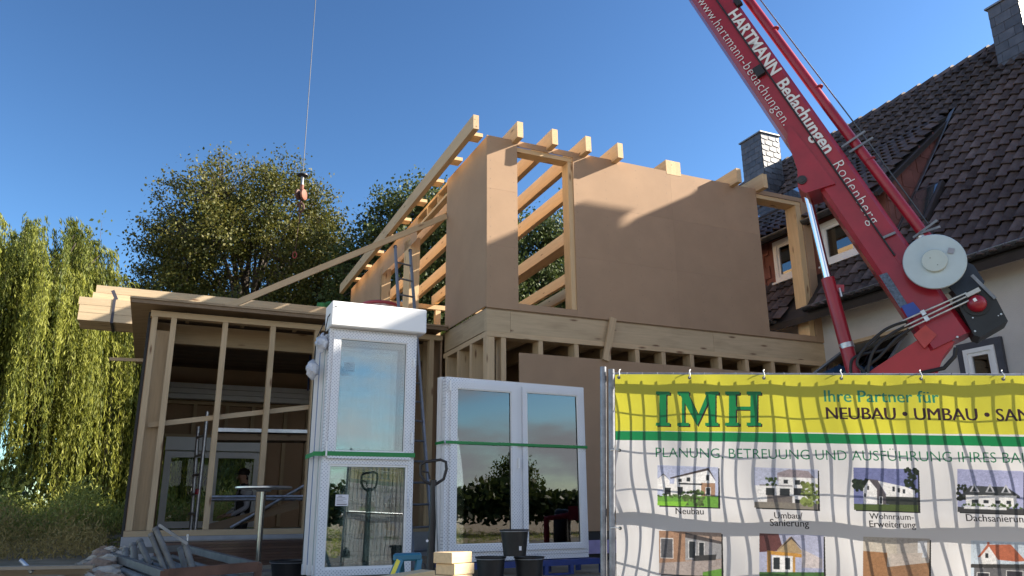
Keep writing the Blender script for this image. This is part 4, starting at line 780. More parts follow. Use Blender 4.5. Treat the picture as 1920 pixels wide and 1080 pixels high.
# double casement on the right
DU0, DU1, DV = -1.36, .42, -2.13; DZ0, DZ1 = 1.05, 2.905
DW = thing('double_window', B(-.5, DV+.1, 1.03), 'white two-pane window strapped upright on a blue stand', 'window')
q = MB(); frame4(q, DU0, DU1, DZ0, DZ1, .07, DV, DV+.08); um = DU0+.90; q.bbox(um-.055, um+.045, DV, DV+.08, DZ0+.07, DZ1-.07); q.build('frame', FILM, DW)
sash(DW, DU0+.055, um-.04, DZ0+.05, DZ1-.05, DV-.012, .07); sash(DW, um+.035, DU1-.05, DZ0+.05, DZ1-.05, DV-.004, .055)
sticker(DW, B(DU0+.28, DV+.004, 2.62), .10, .08); sticker(DW, B(DU1-.22, DV+.008, 2.66), .10, .10)
MB().bbox(um-.045, um-.03, DV-.06, DV-.033, 1.95, 2.06).build('handle_base', PVC, DW); MB().bbox(DU0+.028, DU0+.045, DV-.05, DV-.033, 2.75, 2.86).build('hinge', PVC, DW)
MB().bbox(DU0-.0, DU1, DV+.005, DV+.07, DZ0-.05, DZ0-.003).build('sill_profile', FILM, DW)
r = thing('double_window', B(-.5, DV+.2, 1.03), 'second white window packed tight behind the two-pane window', 'window')
q = MB(); frame4(q, DU0-.02, DU1-.04, DZ0, DZ1+.01, .07, DV+.10, DV+.18); q.build('frame', PVC, r); q = MB(); frame4(q, DU0+.03, DU1-.09, DZ0+.05, DZ1-.04, .07, DV+.085, DV+.0995); q.build('sash', PVC, r); MB().bbox(DU0+.1, DU1-.16, DV+.13, DV+.135, DZ0+.12, DZ1-.11).build('pane', GLASS, r)
zs = 2.19; tag(MB().bbox(DU0-.004, DU1+.004, DV-.036, DV-.0345, zs, zs+.03).bbox(DU0-.026, DU0-.024, DV-.03, DV+.2, zs, zs+.03).bbox(DU1+.003, DU1+.005, DV-.03, DV+.2, zs, zs+.03).build('strap', GSTR), 'green lashing strap around the right two-pane window', 'strap')
# blue steel stand under it
BLUE = mat('blue_paint', (.015, .04, .20), .5, var=.15, nscale=9)
SD = thing('transport_stand', B(-.4, DV, .85), 'blue steel transport stand under the two-pane window', 'stand')
for v in (DV-.12, DV+.35): beam('rail', B(-1.3, v, .965), B(.52, v, .965), .05, .06, BLUE, SD)
for u in (-1.2, -.3, .1, .48): beam('cross_bar', B(u, DV-.095, .97), B(u, DV+.325, .97), .05, .045, BLUE, SD)
for u in (-1.25, -.22, .1, .5):
    for v in (DV-.12, DV+.35): vbm = beam('leg', B(u, v, .84), B(u, v, .935), .045, .045, BLUE, SD, up=V)
for v in (DV-.12,): beam('foot_bar', B(-.22, v, .85), B(.1, v, .85), .04, .02, BLUE, SD)
def turn(o, piv, ang):
    o.matrix_basis = Matrix.Translation(piv) @ Matrix.Rotation(ang, 4, 'Z') @ Matrix.Translation(-piv) @ o.matrix_basis
for o in (DW, r, SD, [q_ for q_ in D2.objects if q_.name.startswith('strap')][-1]): turn(o, B(DU0, DV, 0), math.radians(4.2))
# buckets
BKT = mat('black_bucket', (.016, .016, .018), .5, var=.3, nscale=8)
def bucket(p, lab, r=.155, h=.27, grp='black builder buckets'):
    b = thing('bucket', p, lab, 'bucket', grp)
    MB().lathe(p, [(r*.78, 0), (r*.97, h*.95), (r*1.05, h*.955), (r*1.06, h), (r*.98, h), (r*.95, h*.93), (r*.76, .012)], 32).build('shell', BKT, b, True)
    MB().tube([p+Vector((math.cos(a)*r*1.02, math.sin(a)*r*1.02-.01, h*.93+.0*math.sin(a))) for a in np.linspace(math.pi*1.02, 2*math.pi*.98, 14)], .004, 5).build('bail', GALV, b)
    MB().box(p+Vector((.05, -r*.9, h*.3)), .022, .004, .035).build('tag', PAPER, b)
pb = onY(965, 1042, 7.3); bucket(Vector((pb.x, pb.y, pb.z)), 'black bucket on top of the pyramid of three', .128, .225)
p = onY(920, 1043, 7.3); bucket(Vector((p.x, p.y, p.z-.272)), 'lower left black bucket of the pyramid of three', .132, .27); p = onY(992, 1043, 7.38); bucket(Vector((p.x, p.y, p.z-.272)), 'lower right black bucket of the pyramid of three', .132, .27)
p = onY(545, 1050, 8.8); bucket(Vector((p.x, p.y, p.z-.3)), 'black mortar tub beside the tall window stack', .21, .3)
p = onY(958, 1070, 7.6)
# ================================================================== pallet truck, step ladder, offcuts
PTM = mat('truck_black', (.03, .026, .026), .5, .2, var=.2)
pc = onY(812, 1000, 7.3); PT = thing('pallet_truck', Vector((pc.x, pc.y, gh(pc.x, 7.3))), 'black hand pallet truck with looped handle between the window stacks', 'pallet truck')
def py_(x, y, D=7.3): return onY(x, y, D)
loop = [(812, 910), (796, 902), (788, 890), (789, 872), (797, 866), (826, 862), (836, 866), (837, 880), (832, 898), (817, 908)]
MB().tube([py_(x, y) for x, y in loop]+[py_(812, 910)], .014, 8).build('handle_loop', PTM, PT, True); MB().tube([py_(792, 884), py_(803, 886), py_(806, 898)], .009, 6).build('release_lever', PTM, PT)
MB().tube([py_(813, 900), py_(812, 960), py_(808, 1040), py_(806, 1100)], [.028, .03, .036, .042], 10).build('shaft', PTM, PT, True)
MB().tube([py_(814, 912)-V*.04, py_(818, 1035)-V*.04], .008, 6).build('rod', ZINC, PT)
MB().lathe(py_(801, 1014, 7.24), [(.012, 0), (.012, .003)], 12, -Vector((0, 1, 0))).build('sticker', PAPER, PT)
q = MB(); q.box(py_(800, 1120), .42, .5, .16); q.build('pump_body', PTM, PT); MB().lathe(py_(788, 1062, 7.0)-Z*.0, [(.05, -.06), (.05, 0), (.045, .02), (.016, .03), (.016, .055)], 16).build('pump', PTM, PT, True)
for s in (-.16, .16): MB().box(py_(800, 1135)+Vector((s, .75, -.05)), .15, 1.1, .06).build('fork', PTM, PT)
for s in (-.1, .1): MB().lathe(py_(800, 1150)+Vector((s-.03, 0, -.03)), [(.09, 0), (.09, .06)], 18, Vector((1, 0, 0))).build('wheel', BLACK, PT, True)
TEAL = mat('teal_plastic', (.03, .16, .25), .45, var=.1)
sp = onY(765, 1040, 6.4); SL = thing('step_stool', Vector((sp.x, sp.y, gh(sp.x, 6.4))), 'teal folding step ladder with a yellow side strip at the bottom edge', 'step ladder')
g0 = gh(sp.x, 6.4)
MB().cbox(onY(764, 1044, 6.4), .22, .16, .055, Vector((1, .12, .02)).normalized(), Vector((-.12, 1, 0)).normalized(), Z, .012).build('top_step', TEAL, SL)
A = onY(749, 1050, 6.33); Bq = onY(728, 1100, 6.2); Bq = A+(Bq-A)*((A.z-g0)/(A.z-Bq.z)); beam('front_leg', A, Bq, .05, .05, TEAL, SL, up=V); beam('yellow_strip', A+Vector((-.004, -.03, 0)), A+(Bq-A)*.5+Vector((-.004, -.03, 0)), .03, .012, mat('yellow_plastic', (.75, .62, .05), .5), SL, up=V)
A = onY(786, 1048, 6.36); beam('front_leg', A, A+Vector((-.06, -.15, g0-A.z)), .04, .04, TEAL, SL, up=V)
for x in (752, 784): A = onY(x, 1048, 6.46); beam('rear_leg', A, A+Vector((0, .35, g0-A.z)), .035, .035, TEAL, SL, up=V)
OFF = woodmat('fresh_offcut', (.68, .50, .29), dark=.9, rnd=.05)
ob = onY(847, 1036, 5.3); ex = Vector((math.cos(.9), math.sin(.9), 0)); ey = Vector((-math.sin(.9), math.cos(.9), 0)); zt = ob.z; g5 = gh(ob.x, 5.4)
nlay = int((zt-g5)/.068); names = ['topmost pale timber offcut of the small stack in sunlight', 'second timber offcut from the top of the small sunlit stack', 'third timber offcut from the top of the small sunlit stack', 'lowest timber offcut of the small sunlit stack, at the frame edge']
hl = (zt-g5)/nlay
for k in range(4):
    c = Vector((ob.x, ob.y+.13, zt-hl*(k+.5))) + ex*random.uniform(-.008, .008) + ey*random.uniform(-.008, .008)+(ex*.02 if k == 1 else Vector())
    q = MB(); q.cbox((0, 0, 0), .20, .165, hl-.003, Vector((1, 0, 0)), Vector((0, 1, 0)), Z, .003); me = D2.meshes.new('timber_offcut'); me.from_pydata(q.v, [], q.f); me.materials.append(OFF)
    o = link('timber_offcut', me, None, Matrix.Translation(c) @ Matrix.Rotation(.9+random.uniform(-.03, .03), 4, 'Z')); tag(o, names[k], 'offcut', 'offcuts of the small stack')
cz1 = zt-hl*4-.002; CRT = thing('crate', Vector((ob.x, ob.y+.13, g5)), 'slatted wooden crate carrying the small offcut stack, mostly below the frame', 'crate')
for k in range(4):
    for s_ in (-1, 1):
        zc = g5+.06+k*(cz1-g5-.1)/3.4; c = Vector((ob.x, ob.y+.13, zc)); MB().box(c+ey*s_*.13, .34, .015, .085, ex, ey, Z).build('slat', WOOD2, CRT); MB().box(c+ex*s_*.163, .015, .24, .085, ex, ey, Z).build('slat', WOOD2, CRT)
MB().box(Vector((ob.x, ob.y+.13, cz1-.012)), .36, .28, .02, ex, ey, Z).build('lid', WOOD2, CRT)
o = beam('plank', onY(705, 1090, 5.6), onY(803, 1074, 5.9), .16, .04, OFF); tag(o, 'pale sunlit plank lying at the bottom edge left of the offcut stack', 'plank')
bz = o.matrix_basis.translation; 
tr_ = thing('trestle', Vector((bz.x, bz.y, gh(bz.x, bz.y))), 'low wooden trestle carrying the sunlit plank', 'trestle')
for d in (-.18, .18): beam('leg', Vector((bz.x+d, bz.y, gh(bz.x, bz.y))), Vector((bz.x+d, bz.y, bz.z-.03+d*.1)), .06, .06, WOOD, tr_, up=V)
# ================================================================== bar table
tp = onY(495, 912, 9.45); TB = thing('bar_table', Vector((tp.x, tp.y, gh(tp.x, 9.45))), 'round steel bar table standing before the open low room', 'table'); gz_ = gh(tp.x, 9.45)
MB().lathe(tp-Z*.03, [(.31, 0), (.325, .008), (.325, .024), (.31, .03)], 40).build('table_top', ALU, TB, True); MB().tube([tp-Z*.03, Vector((tp.x, tp.y, gz_+.03))], .030, 14).build('column', mat('polished_steel', (.36, .36, .35), .25, 1., var=.03), TB, True)
MB().lathe(Vector((tp.x, tp.y, gz_)), [(.24, 0), (.24, .012), (.06, .03), (.035, .06)], 32).build('foot_plate', ALU, TB, True); MB().lathe(tp-Z*.06, [(.08, 0), (.1, .028)], 20).build('top_plate', ALU, TB, True)
# ================================================================== board stack in film
WS = thing('board_pallet', B(-2.9, 1.2, .85), 'pallet of thin brown boards wrapped in clear film below the low room', 'board stack')
BRB = woodmat('brown_boards', (.24, .15, .11), rnd=.2)
for k in range(9): MB().bbox(-4.0+random.uniform(-.02, .02), -1.75+random.uniform(-.02, .02), .75, 1.45, .86+k*.034, .89+k*.034).build('board', BRB, WS)
q = MB()
for i in range(24):
    for j in range(2): pass
MB().bbox(-4.03, -1.72, .73, 1.47, .858, 1.172).build('film', glassmat('clear_film', 1.45, (.95, .95, .97), .12), WS)
# ================================================================== scaffold rack of tubes, bottom left
STL = mat('old_scaffold_steel', (.17, .165, .155), .6, .3, var=.22, nscale=7); RST = mat('rusty_steel', (.15, .075, .05), .8, .1, var=.25, nscale=5)
cA, cB_, cC = onY(193, 1037, 9.0), onY(308, 1077, 7.4), onY(484, 1062, 8.0); cD = cA+(cC-cB_); 
zt = cB_.z
RK = thing('scaffold_rack', Vector((cB_.x, (cA.y+cC.y)/2, gh(cB_.x, 8.2))), 'rusty steel rack filled with grey scaffold tubes at the lower left', 'scaffold rack')
for (a, b, m, nm, sx_) in ((cA, cB_, STL, 'side_rail', .07), (cB_, cC, RST, 'front_rail', .09), (cA, cD, STL, 'back_rail', .07), (cD, cC, STL, 'side_rail', .07)): beam(nm, a, b, .06, sx_, m, RK)
for p in (cA, cB_, cC, cD): beam('corner_post', Vector((p.x, p.y, gh(p.x, p.y)-.05)), p+Z*.03, .07, .07, RST, RK, up=V)
for k in range(1, 4):
    MB().tube([cA+Vector((-.07, 0, -.075*k)), cB_+Vector((-.06-.02*k, 0, -.075*k))], .035, 10).build('tube', STL, RK, True)
inn = (cC-cB_)
for k in range(7):
    f = .1+.12*k; a = cB_+inn*f+Z*(-.10-.02*(k % 3)); b = cA+(cD-cA)*f+Z*(-.08-.02*(k % 2)); MB().tube([a+(b-a)*.03, a+(b-a)*.96], .026, 8).build('tube', STL, RK, True)
for (x0, y0, x1, y1, D, r) in ((292, 992, 330, 1078, 7.9, .028), (284, 1003, 312, 1075, 7.9, .028), (262, 1015, 282, 1060, 8.3, .03), (250, 1022, 254, 1060, 8.4, .034), (236, 1032, 238, 1060, 8.6, .03), (347, 1018, 364, 1075, 7.9, .029), (338, 1030, 348, 1072, 8.0, .027)):
    P0, P1 = onY(x1, y1, D-.1), onY(x0, y0, D); MB().tube([P0, P1], r, 12).build('upright_tube', STL, RK, True); MB().tube([P1-(P1-P0).normalized()*.02, P1+(P1-P0).normalized()*.012], r*1.12, 12).build('tube_collar', STL, RK, True)
beam('brace_bar', onY(298, 984, 7.85), onY(352, 1020, 7.85), .012, .028, ZINC, RK); MB().tube([onY(350, 1020, 7.9), onY(352, 1002, 7.9)], .012, 6).build('spigot', GALV, RK)
# rubble heap, plank pile and rod at the lower left
STN = [mat('rubble_stone', (.40, .35, .28), .9, var=.25, nscale=9, rnd=.3), mat('rubble_brick', (.30, .21, .15), .9, var=.3, nscale=9, rnd=.25)]
k = 0
for (x, y, D, r) in [(205, 1032, 8.9, .10), (192, 1042, 8.7, .13), (176, 1050, 8.6, .11), (163, 1060, 8.5, .12), (186, 1062, 8.3, .14), (204, 1052, 8.4, .12), (150, 1072, 8.3, .11), (172, 1076, 8.1, .13), (200, 1074, 8.0, .15), (140, 1084, 8.0, .13), (186, 1090, 7.9, .16), (215, 1066, 8.2, .1), (222, 1040, 8.9, .09), (210, 1090, 7.8, .15), (160, 1094, 7.8, .16), (232, 1030, 9.1, .08), (128, 1078, 8.4, .08), (118, 1086, 8.2, .09), (182, 1036, 8.9, .07), (196, 1028, 9.1, .06), (168, 1066, 8.3, .07), (156, 1064, 8.5, .06), (190, 1052, 8.5, .07), (144, 1066, 8.6, .06), (212, 1046, 8.7, .07)]:
    o = lump(onY(x, y, D), r*.72, 'rubble_stone', STN[k % 3 == 1], None, (random.uniform(.8, 1.5), random.uniform(.8, 1.2), random.uniform(.5, .8)), 30+k); k += 1
    for p in o.data.polygons: p.use_smooth = False
    o.rotation_euler = (random.uniform(-.3, .3), random.uniform(-.3, .3), random.uniform(0, 3)); tag(o, 'broken stone in the rubble heap left of the scaffold rack', 'stone', 'stones of the rubble heap')
hp = MB(); 
hc = onY(180, 1110, 8.2); nseg = 18
hp.lathe(Vector((hc.x, hc.y, .7)), [(.75, 0), (.6, .12), (.4, .2), (.2, .25), (.02, .27)], nseg); tag(hp.build('rubble_mound', gm, None, True), 'mound of earth beneath the broken stones at lower left', 'earth mound')
for k in range(7):
    z = 1077-k*2.2; a = onY(-40+k*3, 1066+(k % 3)*6, 7.0+.12*k); b = onY(176-k*6, 1062+(k % 4)*5, 7.3+.12*k)
    o = beam('old_plank', a, b, .13, .028, woodmat('weathered_plank', (.30, .25, .19), rnd=.25)); tag(o, 'weathered plank in the low pile at the bottom left corner', 'plank', 'planks of the bottom left pile')
tag(MB().tube([onY(38, 1050, 7.2), onY(57, 1069, 7.2), onY(60, 1074, 7.2)], .02, 8).build('metal_rod', GALV, None, True), 'bent grey metal rod lying on the plank pile', 'rod')
# ================================================================== ladder leaning on the low roof
LD = thing('ladder', onY(815, 1040, 9.4)*1.0, 'grey aluminium ladder leaning past the shutter box onto the low roof', 'ladder')
Lt, Rt = onV(741, 463, 1.55), onV(769, 470, 1.75); bb = onV(815, 1075, .2)
Rb = bb; Lb = Rb + (Lt-Rt)*1.15
Lb.z = Rb.z
for (a, b) in ((Lt, Lb), (Rt, Rb)): beam('stile', a, b, .03, .065, mat('dull_aluminium', (.24, .25, .28), .5, .6), LD, up=V)
nr = 17
for k in range(1, nr): f = k/nr; MB().tube([Lt+(Lb-Lt)*f, Rt+(Rb-Rt)*f], .015, 8).build('rung', mat('dull_aluminium', (.24, .25, .28)), LD)
for p in (Lt, Rt): lump(p, .03, 'end_cap', BLACK, LD)
# ================================================================== things on the low roof
p = onV(712, 578, 2.3); p.z = 4.415; TBk = thing('tub', p, 'red and white tub on the low roof behind the shutter box', 'tub')
RZT = 4.415; c0 = onV(712, 574, 2.3)
MB().lathe(Vector((c0.x, c0.y, RZT)), [(.27, 0), (.29, c0.z-RZT-.06), (.30, c0.z-RZT-.03)], 28).build('shell', mat('white_tub', (.65, .6, .58), .5, var=.3, nscale=16, col2=(.45, .12, .1)), TBk, True); MB().lathe(Vector((c0.x, c0.y, c0.z-.03)), [(.30, 0), (.315, .012), (.315, .04), (.29, .06)], 28).build('rim', mat('red_tub', (.45, .05, .06), .5), TBk, True)
RL = thing('guard_trestle', onV(615, 590, 4.6)*1.0, 'dark blue metal guard rail standing on the low roof', 'guard rail'); RL.location.z = 4.41
NAVY = mat('navy_paint', (.02, .035, .12), .5)
def gr(x, y, v=4.6): return onV(x, y, v)
for x0, y0 in ((590, 540), (602, 530), (612, 520), (622, 508), (629, 500)): a = gr(x0, y0); beam('baluster', Vector((a.x, a.y, 4.42)), a, .03, .03, NAVY, RL, up=V)
beam('top_rail', gr(588, 542), gr(632, 497), .035, .035, NAVY, RL); beam('mid_rail', gr(588, 568), gr(632, 548), .03, .03, NAVY, RL)
o = lump(onV(612, 572, 4.2), .16, 'green_bag', mat('green_cloth', (.04, .20, .05), .8, var=.3, nscale=10), None, (1.2, .8, .9), 9); o.location.z -= .08; tag(o, 'crumpled green bag below the blue guard rail on the roof', 'bag')
o = lump(onV(638, 575, 4.0), .17, 'dark_sack', mat('dark_cloth', (.04, .045, .05), .8, var=.3, nscale=10), None, (1.3, .8, 1.0), 12); o.location.z -= .08; tag(o, 'dark sack lying beside the green bag on the roof', 'sack')
# ================================================================== scaffold tower inside the low room
SF = thing('scaffold_tower', B(-2.6, 3.8, .56), 'grey tubular scaffold tower standing inside the low room', 'scaffold')
for (x, y, v, yb) in ((378, 795, 3.4, 1010), (388, 770, 3.4, 1010)):
    pass
def sfp(x, y, v): return onV(x, y, v)
for (xt, yt, xb, yb, v) in ((372, 800, 358, 988, 3.9), (389, 772, 366, 992, 3.4)):
    MB().tube([sfp(xt, yt, v), sfp(xb, yb, v), Vector((sfp(xb, yb, v).x, sfp(xb, yb, v).y, .56))], .03, 10).build('standard', GALV, SF, True)
for u in (-.6, ): 
    for v in (3.4, 3.9): MB().tube([B(u, v, .56), B(u, v, 3.3)], .03, 10).build('standard', GALV, SF, True)
for (z_) in (1.5, 1.8, 2.1, 2.4, 2.7): a, b = sfp(372, 800, 3.9), sfp(389, 772, 3.4); MB().tube([Vector((b.x, b.y, z_)), Vector((a.x, a.y, z_))], .022, 8).build('rung', GALV, SF, True)
MB().prism([sfp(400, 802, 3.4), sfp(580, 806, 3.4), sfp(580, 812, 3.4), sfp(400, 809, 3.4)], V*.6).build('platform', ALU, SF); MB().prism([sfp(400, 812, 3.5), sfp(580, 815, 3.5), sfp(580, 826, 3.5), sfp(400, 825, 3.5)], V*.5).build('platform_edge', woodmat('dark_board', (.22, .15, .09)), SF)
for (x0, y0, x1, y1, v) in ((392, 932, 575, 931, 3.4), (392, 937, 575, 936, 3.9), (432, 990, 575, 908, 3.6)): MB().tube([sfp(x0, y0, v), sfp(x1, y1, v)], .027, 8).build('ledger', GALV, SF, True)
beam('dark_board', sfp(388, 992, 3.7), sfp(560, 945, 3.7), .03, .14, woodmat('dark_board', (.22, .15, .09)), SF)
MB().tube([sfp(371, 917, 3.4), sfp(369.5, 927, 3.4)], .034, 10).build('red_band', RED, SF, True)
# ================================================================== carpenter inside the low room
PV = 5.0
def pp(x, y, d=0.): return onV(x, y, PV+d)
h0 = pp(458, 893); floor = .56
SKIN = mat('skin', (.30, .17, .11), .6, var=.08); SHIRT = mat('pale_shirt', (.34, .35, .38), .85, var=.1, nscale=12); VEST = mat('black_vest', (.012, .012, .014), .8, var=.2); HAIR = mat('dark_hair', (.012, .010, .009), .7)
PR = thing('person', Vector((h0.x, h0.y, floor)), 'person in dark cap, pale shirt and black buttoned vest inside the low room', 'person')
hz0 = h0.z; H = hz0+.12-floor                       # standing height
lf = Vector((-1, 0, 0)); fw = (U*-1.0+V*-.15).normalized(); sd = Vector((-fw.y, fw.x, 0))   # faces to the left
def bpnt(f, s, z): return Vector((h0.x, h0.y, 0)) + fw*f + sd*s + Z*z
hh = hz0
skl = [('pel', bpnt(-.02, 0, hh-.72), .15, None), ('bel', bpnt(-.01, 0, hh-.56), .145, 'pel'), ('che', bpnt(-.02, 0, hh-.38), .165, 'bel'), ('sho', bpnt(-.02, 0, hh-.25), .12, 'che'), ('nec', bpnt(.0, 0, hh-.14), .058, 'sho'), ('hea', bpnt(.02, 0, hh-.02), .112, 'nec'), ('top', bpnt(.01, 0, hh+.06), .108, 'hea'), ('chi', bpnt(.065, 0, hh-.07), .06, 'hea')]
for s in (-1, 1):
    skl += [(f'cl{s}', bpnt(-.02, .17*s, hh-.26), .075, 'sho'), (f'el{s}', bpnt(-.03 if s > 0 else .02, .23*s, hh-.54), .052, f'cl{s}'), (f'wr{s}', bpnt(.20, .18*s, hh-.66), .036, f'el{s}'), (f'pa{s}', bpnt(.27, .165*s, hh-.68), .036, f'wr{s}'), (f'hi{s}', bpnt(-.02, .10*s, hh-.80), .10, 'pel'), (f'kn{s}', bpnt(.02, .11*s, (hh-.80+floor+.08)/2), .065, f'hi{s}'), (f'an{s}', bpnt(-.03, .11*s, floor+.09), .045, f'kn{s}'), (f'to{s}', bpnt(.12, .13*s, floor+.04), .04, f'an{s}')]
    for i, (df, ds, dz, ln) in enumerate(((.0, -.035, 0, .075), (.0, -.012, .004, .085), (.0, .012, .004, .08), (.0, .034, 0, .062), (-.05, -.05*s, .02, .05))):
        b = bpnt(.30+df, .165*s+ds, hh-.68+dz*0); skl += [(f'f{s}{i}a', b, .011, f'pa{s}'), (f'f{s}{i}b', b+fw*ln*.6-Z*.012, .010, f'f{s}{i}a'), (f'f{s}{i}c', b+fw*ln*.9-Z*.04, .008, f'f{s}{i}b')]
ids = {n_: i for i, (n_, *_) in enumerate(skl)}
me = D2.meshes.new('body'); me.from_pydata([tuple(a[1]-Vector((h0.x, h0.y, floor))) for a in skl], [(ids[a[3]], ids[a[0]]) for a in skl if a[3]], [])
bo = D2.objects.new('body', me); COL.objects.link(bo); md_ = bo.modifiers.new('skin', 'SKIN'); sv = me.skin_vertices[0].data
for i, a in enumerate(skl): sv[i].radius = (a[2], a[2])
sv[0].use_root = True; md_.use_smooth_shade = True; ss = bo.modifiers.new('sub', 'SUBSURF'); ss.levels = 2; ss.render_levels = 2
bpy.context.view_layer.update(); me2 = D2.meshes.new_from_object(bo.evaluated_get(bpy.context.evaluated_depsgraph_get())); D2.objects.remove(bo)
for m_ in (SKIN, SHIRT, VEST, HAIR): me2.materials.append(m_)
base = Vector((h0.x, h0.y, floor)); mi = []
for p in me2.polygons:
    c = p.center+base; f = (c-base).dot(fw); s = (c-base).dot(sd); dz = c.z-hh
    if dz > -.11: k = 3 if (f < -.02 and dz > -.06) else 0
    elif dz > -.15 and abs(s) < .09: k = 0
    elif dz < -.74: k = 2
    elif (abs(s) > .155 or f > .16): k = 0 if f > .22 else 1
    elif dz > -.72: k = 1 if (abs(s) < .045 and f > .05) else 2
    else: k = 2
    if dz < -.74 and f > .22: k = 0
    mi.append(k)
me2.polygons.foreach_set('material_index', mi); me2.polygons.foreach_set('use_smooth', [True]*len(mi)); me2.name = 'body'; link('body', me2, PR, Matrix.Translation(base))
cp = MB(); cp.lathe(bpnt(.008, 0, hh+.02), [(.092, 0), (.100, .03), (.098, .06), (.075, .10), (.04, .12), (.01, .125)], 20); cp.prism([bpnt(.09, -.07, hh+.045), bpnt(.165, -.04, hh+.03), bpnt(.165, .04, hh+.03), bpnt(.09, .07, hh+.045)], Z*.012); cp.build('cap', HAIR, PR, True)
q = MB(); q.prism([bpnt(.10, -.012, hh-.0), bpnt(.135, 0, hh-.03), bpnt(.10, .012, hh-.0)], Z*-.02); q.build('nose', SKIN, PR)
for s in (-1, 1):
    MB().lathe(bpnt(.015, .088*s, hh-.01), [(.028, -.006), (.03, 0), (.02, .006)], 12, sd).build('ear', SKIN, PR, True); MB().lathe(bpnt(.098, .032*s, hh+.012), [(.010, -.004), (.010, .004)], 10, fw).build('eye', BLACK, PR)
MB().box(bpnt(.104, 0, hh-.055), .006, .045, .008, fw, sd, Z).build('mouth', mat('lips', (.25, .09, .07), .6), PR)
for k in range(5):
    for s in (-.055, .055): MB().lathe(bpnt(.14, s, hh-.42-.06*k), [(.011, 0), (.011, .012)], 10, fw).build('button', mat('pearl_button', (.6, .58, .52), .4), PR)
# ================================================================== trees and plants
def leafmat(name, c1, c2, trans=.35, rough=.6):
    m = D2.materials.new(name); m.use_nodes = True; t = m.node_tree; t.nodes.clear(); n = t.nodes.new; l = t.links.new
    o = n('ShaderNodeOutputMaterial'); at = n('ShaderNodeAttribute'); at.attribute_name = 'tone'; mx_ = n('ShaderNodeMixRGB'); l(at.outputs['Fac'], mx_.inputs[0]); mx_.inputs[1].default_value = (*c1, 1); mx_.inputs[2].default_value = (*c2, 1)
    b = n('ShaderNodeBsdfPrincipled'); b.inputs['Roughness'].default_value = rough; b.inputs['Specular IOR Level'].default_value = .3; tr = n('ShaderNodeBsdfTranslucent'); ms = n('ShaderNodeMixShader'); ms.inputs[0].default_value = trans
    l(mx_.outputs[0], b.inputs['Base Color']); l(mx_.outputs[0], tr.inputs[0]); l(b.outputs[0], ms.inputs[1]); l(tr.outputs[0], ms.inputs[2]); l(ms.outputs[0], o.inputs[0]); return m
def leafmesh(name, C, A, Bv, tone, m, parent=None, kind=None, org=None):
    # C centres, A half length vectors, Bv half width vectors -> lozenge leaves
    n = len(C); org = np.array(org if org is not None else C.mean(0)); vs = np.stack([C-A, C+Bv+A*.1, C+A, C-Bv+A*.1], 1).reshape(-1, 3)-org
    me = D2.meshes.new(name); me.vertices.add(n*4); me.vertices.foreach_set('co', vs.ravel()); me.loops.add(n*4); me.loops.foreach_set('vertex_index', np.arange(n*4)); me.polygons.add(n)
    me.polygons.foreach_set('loop_start', np.arange(0, n*4, 4)); me.polygons.foreach_set('loop_total', np.full(n, 4)); at = me.attributes.new('tone', 'FLOAT', 'FACE'); at.data.foreach_set('value', tone.astype(np.float32)); me.materials.append(m); me.update(calc_edges=True)
    return link(name, me, parent, Matrix.Translation(Vector(org)), kind)
def randdir(n): v = rng.normal(size=(n, 3)); return v/np.linalg.norm(v, axis=1, keepdims=True)
BARK = mat('bark', (.07, .055, .042), .9, var=.3, nscale=12, bump=.6, bscale=20)
